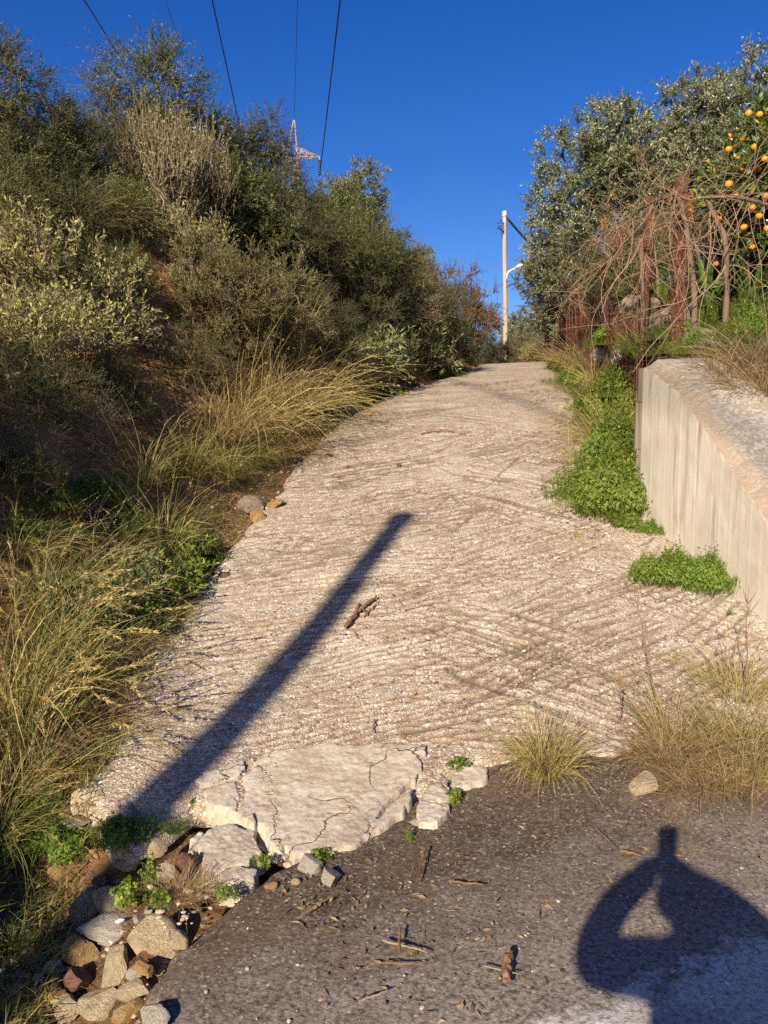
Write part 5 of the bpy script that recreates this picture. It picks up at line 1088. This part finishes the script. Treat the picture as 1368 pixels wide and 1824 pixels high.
# ------------------------------------------------------------------ stones, each its own
def stone(x, y, w_, h_, mat, label, seed, grp='stones in the ditch', flat=1.0, name='stone', fn=ground_z):
    p = hit(x, y + h_ * .30, fn); d = p[1] / .97; sx = w_ / F * d / 2 * 1.28; sz_ = h_ / F * d / 2 * 1.25
    o = link(name, rock_mesh(seed % 12, mat, 4 if w_ > 30 else 3 if w_ > 14 else 2, flat=1.0)); r = random.Random(seed)
    o.location = (p[0], p[1] + sx * .3, p[2] + sz_ * .42); o.scale = (sx, (sx + sz_) * .5, sz_ * .95); o.rotation_euler = (r.uniform(-.25, .25), r.uniform(-.25, .25), r.uniform(-.5, .5))
    tag(o, label, 'stone', grp)
for i_, (x_, y_, w_, h_, m_, lb_) in enumerate([
    (188, 1667, 104, 50, 'st_white', 'largest flat white stone across the middle of the pile'), (141, 1703, 64, 58, 'st_orange', 'ochre angular stone below the flat white one'), (264, 1685, 80, 78, 'st_cream', 'big cream stone against the asphalt edge'), (205, 1729, 50, 60, 'st_cream', 'upright cream stone in the middle of the pile'), (235, 1739, 32, 28, 'st_white', 'small bright white stone right of the upright cream one'), (233, 1772, 60, 40, 'st_cream', 'blocky cream stone near the lower asphalt corner'), (171, 1797, 64, 62, 'st_cream', 'heart-shaped cream stone at the bottom of the pile'), (228, 1808, 50, 38, 'st_orange', 'orange stone at the very bottom beside the heart-shaped one'),
    (133, 1752, 60, 48, 'st_red', 'reddish grey stone under the ochre one'), (88, 1757, 38, 28, 'st_red', 'small dark red stone at the left of the pile'), (90, 1781, 48, 30, 'st_orange', 'orange stone under the small red one'), (92, 1726, 34, 30, 'st_cream', 'small cream stone left of the ochre one'), (97, 1695, 30, 28, 'st_orange', 'brown stone above the small cream one'), (56, 1721, 30, 20, 'st_orange', 'leftmost brown stone of the pile'), (75, 1712, 11, 15, 'st_white', 'white pebble standing at the left of the pile'),
    (194, 1608, 58, 36, 'st_cream', 'smooth flat stone above the largest white one'), (148, 1626, 58, 66, 'st_grey', 'large grey stone half in shade at the upper left'), (179, 1575, 30, 38, 'st_red', 'brown stone beside the small weed'), (225, 1540, 38, 35, 'st_cream', 'rounded pale stone at the end of the pole shadow'), (329, 1540, 28, 38, 'st_red', 'reddish disc-shaped stone by the white slab fragment'), (294, 1557, 35, 35, 'st_cream', 'pale stone left of the reddish disc'), (276, 1511, 36, 28, 'st_cream', 'pale stone below the grass tuft'), (100, 1560, 30, 35, 'st_orange', 'orange stone in the shade at the left'), (125, 1470, 56, 22, 'st_grey', 'long flat stone in shade under the plumed grass'), (315, 1678, 30, 35, 'st_cream', 'tan stone touching the asphalt edge'), (256, 1729, 32, 25, 'st_orange', 'tan stone between the white and the big cream one'), (271, 1816, 54, 28, 'st_white', 'pale slab stone at the bottom edge by the asphalt'), (115, 1802, 54, 32, 'st_cream', 'tan stone at the bottom left of the pile'),
    (160, 1680, 30, 22, 'st_cream', 'cream stone wedged under the flat white one'), (60, 1775, 34, 26, 'st_orange', 'brown stone half hidden by corner grass'), (205, 1768, 28, 22, 'st_red', 'dark small stone among the cream ones'), (30, 1745, 30, 22, 'st_grey', 'grey stone at the left edge of the pile'), (245, 1640, 24, 18, 'st_white', 'small white stone above the big cream one'), (262, 1605, 16, 14, 'st_white', 'white pebble by the ditch weed'), (120, 1595, 28, 24, 'st_red', 'brown stone left of the large grey stone')]):
    stone(x_, y_, w_, h_, m_, lb_, i_ * 7 + 3)
for i_, (x_, y_, w_, h_, m_, lb_, g_) in enumerate([
    (96, 1347, 74, 64, 'st_grey', 'grey angular block under the plumed grass', None), (548, 1541, 44, 34, 'st_white', 'white stone lying below the slab edge', None), (586, 1565, 40, 38, 'st_white', 'white upright stone right of the lying white one', None), (527, 1572, 14, 15, 'st_cream', 'cream pebble left of the two white stones', None), (482, 1580, 20, 14, 'st_orange', 'orange pebble on the soil left of the white stones', None), (740, 1467, 18, 17, 'st_white', 'round white pebble at the slab edge', None),
    (440, 905, 50, 38, 'st_grey', 'largest brown stone of the roadside heap', 'roadside stones'), (461, 920, 22, 24, 'st_orange', 'orange stone in front of the roadside heap', 'roadside stones'), (488, 900, 30, 18, 'st_orange', 'flat orange stone at the right of the roadside heap', 'roadside stones'), (425, 885, 26, 22, 'st_red', 'reddish stone at the top of the roadside heap', 'roadside stones'), (470, 893, 18, 14, 'st_red', 'small reddish stone inside the roadside heap', 'roadside stones'),
    (338, 1045, 26, 30, 'st_orange', 'orange stone under the leafy weeds', 'roadside stones'), (316, 1045, 22, 20, 'st_red', 'red stone left of the orange one under the weeds', 'roadside stones'), (397, 1026, 26, 16, 'st_red', 'red flat stone alone at the road edge', 'roadside stones'), (290, 1145, 22, 14, 'st_orange', 'orange stone below the lowest leafy weed', 'roadside stones'), (240, 1150, 26, 18, 'st_red', 'brown stone under the lowest leafy weed', 'roadside stones'),
    (632, 717, 18, 15, 'st_orange', 'rounded orange stone by the trefoil strip', 'roadside stones'), (648, 718, 15, 12, 'st_red', 'rounded red stone right beside the orange one', 'roadside stones'), (653, 740, 24, 12, 'st_orange', 'flat orange stone further out on the road', 'roadside stones'), (668, 739, 14, 10, 'st_cream', 'small pale stone touching the flat orange one', 'roadside stones'), (583, 813, 15, 9, 'st_red', 'small brown stone alone on the road by the grass', 'roadside stones'), (622, 834, 14, 10, 'st_red', 'small brown stone alone further out on the road', 'roadside stones'), (560, 770, 20, 12, 'st_orange', 'orange stone at the foot of the bright straw grass', 'roadside stones'), (535, 800, 18, 12, 'st_grey', 'grey stone at the foot of the low straw grass', 'roadside stones'),
    (1075, 622, 34, 34, 'st_white', 'white rock by the wire fence, left one', 'white rocks'), (1103, 628, 30, 42, 'st_white', 'white rock by the wire fence, right one', 'white rocks'), (1242, 632, 32, 24, 'st_grey', 'grey stone on the wall corner', None), (1222, 1030, 38, 22, 'st_white', 'white stone in front of the separate trefoil mound', None), (1148, 1402, 42, 40, 'st_cream', 'brown stone at the asphalt edge below the tall grass', None), (1028, 1212, 15, 8, 'st_grey', 'small dark stone on the road near the tall grass', None), (1048, 975, 16, 14, 'st_cream', 'cream stone on the road below the trefoil mound', None), (1030, 955, 14, 10, 'st_orange', 'orange stone on the road left of the cream one', None)]):
    stone(x_, y_, w_, h_, m_, lb_, i_ * 5 + 1, g_)

# ------------------------------------------------------------------ sticks and chunks
def stick(pts, rad, label, mat='stick', name='stick', lift=.006, sides=6):
    P = np.array([hit(x, y, lambda X, Y: np.maximum(road_z(X, Y) + .018, 0.0)) for x, y in pts]); P[:, 2] += rad + lift
    k = np.linspace(0, len(P) - 1, 12); ii = np.clip(k.astype(int), 0, len(P) - 2); Q = P[ii] * (1 - (k - ii)[:, None]) + P[ii + 1] * (k - ii)[:, None]; Q += np.random.default_rng(len(label)).normal(size=Q.shape) * rad * .25
    tag(MB().tube(Q, rad * np.interp(np.linspace(0, 1, 12), [0, .1, .8, 1], [.8, 1, .85, .45]), sides).build(name, M[mat], None, False), label, 'stick')
stick([(905, 1706), (900, 1762)], .0135, 'short thick dark bark chunk on the asphalt', sides=7)
stick([(616, 1122), (632, 1100), (640, 1082)], .016, 'curved brown bark piece lying on the road', sides=6); stick([(640, 1078), (655, 1100)], .006, 'short twig beside the curved bark piece'); stick([(636, 1095), (672, 1066)], .012, 'split bark piece crossing the curved one'); stick([(648, 1102), (676, 1072)], .005, 'thin twig on the split bark'); stick([(626, 1122), (638, 1140)], .004, 'pale twig below the curved bark piece', 'greytwig')
stick([(750, 775), (790, 768), (812, 772)], .010, 'dark twig lying across the upper road'); stick([(720, 1090), (770, 1078), (800, 1076)], .003, 'thin reddish twig in a groove of the road'); stick([(668, 1285), (664, 1308)], .004, 'short twig near the slab top')
for i_, (a_, b_, lb_) in enumerate([((680, 1680), (762, 1702), 'pale straight twig on the asphalt near the middle'), ((678, 1720), (752, 1722), 'straw twig below the pale straight one'), ((712, 1660), (710, 1702), 'dark twig standing across the pale one'), ((800, 1575), (862, 1580), 'curved pale straw above the bark chunk'), ((860, 1725), (925, 1740), 'straw lying behind the bark chunk'), ((1105, 1520), (1145, 1530), 'flat pale stick left of the phone shadow'), ((640, 1790), (690, 1770), 'brown twig near the bottom edge'), ((1062, 1480), (1100, 1515), 'thin straw leading to the flat pale stick'), ((1355, 1532), (1368, 1536), 'dark twig at the right edge'), ((758, 1512), (742, 1575), 'dry weed stalk lying off the slab edge'), ((530, 1640), (590, 1600), 'bent grass stalk on the asphalt below the white stones')]):
    stick([a_, b_], (.0035, .0025, .005, .004, .0022, .006)[i_ % 6], lb_, ('greytwig', 'stick')[i_ % 2 if i_ not in (2, 8) else 1])
# dry branching weed stalks on the right
def stalk(px, py, hpx, label, seed):
    p = onland(px, py); H = hpx / F * p[1] * 1.02; r = np.random.default_rng(seed); root = tag(empty('dry_stalk', p), label, 'stalk'); m = MB()
    k = np.linspace(0, 1, 10); lean = r.uniform(-.25, .0); S = np.stack([lean * H * k, 0 * k, H * k], -1) + r.normal(size=(10, 3)) * .004; m.tube(S, .0042 * (1 - .6 * k) + .0006, 5, .3)
    for i in range(16):
        a = r.uniform(.45, .98); q = S[int(a * 9)]; d = nrm(np.array([r.normal(), r.normal(), 1.6])); L = H * r.uniform(.08, .22); m.tube(np.array([q, q + d * L * .5, q + d * L + [0, 0, L * .2]]), [.002, .0015, .0008], 3, .3)
    m.build('stem', M['cane'], root)
stalk(1180, 1300, 250, 'tall brown branching dry stalk left of the tall grass', 3); stalk(1105, 1290, 90, 'short dry stalk at the left of the tall grass', 4); stalk(1330, 1240, 190, 'dry stalk in front of the wall at the picture edge', 5)

# ------------------------------------------------------------------ uncountable litter
def scatter(name, n, region, size, mats, seed, label, fn=ground_z, flat=.7, off=0.0):
    r = np.random.default_rng(seed); v, f = rock_verts(3, 2, 8, .1, .75) if size[1] > .02 else rock_verts(3, 1, 6, .1, .75); mb = MB(); xs, ys = region(r, n); z = fn(xs, ys) + off
    s = size[0] + (size[1] - size[0]) * r.random(len(xs)) ** 3; a = r.uniform(0, 6.28, len(xs)); c, sn = np.cos(a), np.sin(a); st = r.uniform(.7, 1.3, (len(xs), 3))
    V = v[None] * st[:, None]; V = np.stack([V[..., 0] * c[:, None] - V[..., 1] * sn[:, None], V[..., 0] * sn[:, None] + V[..., 1] * c[:, None], V[..., 2] * flat], -1) * s[:, None, None] + np.stack([xs, ys, z + s * .25], -1)[:, None]
    F_ = (f[None] + (np.arange(len(xs)) * len(v))[:, None, None]).reshape(-1, 3); mb.add(V.reshape(-1, 3), None, F_, np.repeat(r.random(len(xs)), len(v)))
    o = mb.build(name, mats); tag(o, label, 'gravel', None, 'stuff')
t_ = NT('gravel_mix'); M['gravel'] = t_.finish(t_.ramp(t_.attr(), [(0, (.26, .15, .08)), (.3, (.38, .28, .18)), (.65, (.48, .39, .29)), (1, (.66, .59, .50))]), .9, None, .2)
def reg_px(polys):
    def f(r, n):
        out = []
        for i in range(n):
            x0, x1, y0, y1 = polys[r.integers(len(polys))]; p = hit(r.uniform(x0, x1), r.uniform(y0, y1), lambda X, Y: np.where(np.asarray(Y) > 3.15, road_z(X, Y), 0.0), 1.5, 30); out.append(p[:2])
        o = np.array(out); return o[:, 0], o[:, 1]
    return f
scatter('gravel', 420, reg_px([(300, 1368, 1480, 1824), (640, 1180, 1380, 1520), (880, 1180, 1350, 1460)]), (.002, .009), M['gravel'], 1, 'pale gravel scattered over the dark asphalt', lambda X, Y: np.zeros_like(X))
scatter('gravel', 700, reg_px([(960, 1060, 860, 1000), (1000, 1150, 920, 1010), (920, 1050, 700, 870), (200, 420, 1150, 1420), (880, 1140, 1150, 1330), (500, 620, 760, 850), (1000, 1160, 940, 1000)]), (.003, .016), M['gravel'], 2, 'loose gravel gathered along the road edges', lambda X, Y: road_z(X, Y) + .015)
def reg_d(r, n): y = r.uniform(1.9, 2.62, n); x = XA(y) - r.random(n) ** .8 * .75; return x, y
scatter('gravel', 600, reg_d, (.004, .017), M['gravel'], 3, 'small stones filling the ditch between the larger ones')
def reg_b(r, n): y = r.uniform(3.6, 16, n); x = XL(y) - r.random(n) ** 1.5 * .5 + .05; return x, y
scatter('gravel', 700, reg_b, (.006, .028), M['gravel'], 4, 'earthy rubble along the foot of the left bank')
def litter(name, n, reg, mat, L, label, seed, fn, lift=.004):
    r = np.random.default_rng(seed); xs, ys = reg(r, n); n = len(xs); p = np.stack([xs, ys, fn(xs, ys) + lift], -1); d = nrm(r.normal(size=(n, 3)) * np.array([1, 1, .15])); nn = nrm(np.array([0, 0, 1.]) + r.normal(size=(n, 3)) * .4)
    o = MB().leaves(p, d, nn, L * r.uniform(.4, 1.4, n), L * r.uniform(.12, .45, n), r.random(n)).build(name, LM[mat]); tag(o, label, 'litter', None, 'stuff')
litter('leaf_litter', 380, reg_px([(640, 1000, 1480, 1824), (560, 900, 1560, 1800), (1080, 1260, 1440, 1660), (500, 640, 1560, 1660)]), 'dry', .030, 'dry leaf bits and straw over the asphalt', 5, lambda X, Y: np.zeros_like(X) + .004)
litter('leaf_litter', 1100, reg_px([(960, 1060, 700, 940), (940, 1010, 650, 700), (620, 830, 690, 860), (560, 760, 1000, 1160), (300, 900, 880, 1300), (960, 1150, 900, 960)]), 'dry', .035, 'brown leaf litter caught on the concrete road', 6, lambda X, Y: road_z(X, Y) + .014)
def reg_bank(r, n): y = 2.0 + 20 * r.random(n) ** 1.8; d = r.random(n) * (1.2 + .35 * y); return XB(y) - d + .25, y
def reg_terr(r, n): y = 4.6 + 10 * r.random(n) ** 1.6; return wall_x(y) + .6 + r.random(n) * 3.2 + .12 * np.maximum(y - 7, 0), y
def blades(name, n, reg, L, mat, cb, label, seed, wd=.005):
    r = np.random.default_rng(seed); xs, ys = reg(r, n); b = np.stack([xs, ys, ground_z(xs, ys) - .01], -1); d = nrm(np.array([.15, -.05, 1.]) + r.normal(size=(n, 3)) * .5); LL = L * r.uniform(.4, 1.4, n)
    P = np.stack([b, b + d * LL[:, None] * .5, b + d * LL[:, None] + np.stack([d[:, 0], d[:, 1], -.5 + 0 * LL], -1) * LL[:, None] * .35], 1)
    o = MB().ribbons(P, nrm(np.cross(d, r.normal(size=(n, 3)))), wd * np.array([1, .8, .1])[None] * np.ones((n, 1)), np.clip(r.beta(2, 2, n) + cb, 0, 1)).build(name, LM[mat]); tag(o, label, 'grass', None, 'stuff')
blades('grass', 26000, reg_bank, .13, 'grass', -.1, 'thin grass and herbs covering the soil of the left bank', 11)
blades('grass', 12000, reg_bank, .10, 'dry', .0, 'dead grass between the bushes of the left bank', 12)
blades('grass', 26000, reg_terr, .16, 'grass', -.28, 'green grass covering the right terrace', 13); blades('grass', 7000, reg_terr, .12, 'dry', .0, 'dead grass on the right terrace', 14)
def reg_vr(r, n): y = 6.9 + 14 * r.random(n) ** 1.5; return XR(y) + r.normal(size=n) * .12 + .1, y
blades('grass', 3500, reg_vr, .10, 'grass', -.1, 'short green grass along the right verge', 15)
litter('ground_leaves', 22000, reg_bank, 'green', .030, 'small green leaves of ground cover on the left bank', 16, lambda X, Y: ground_z(X, Y) + .03)
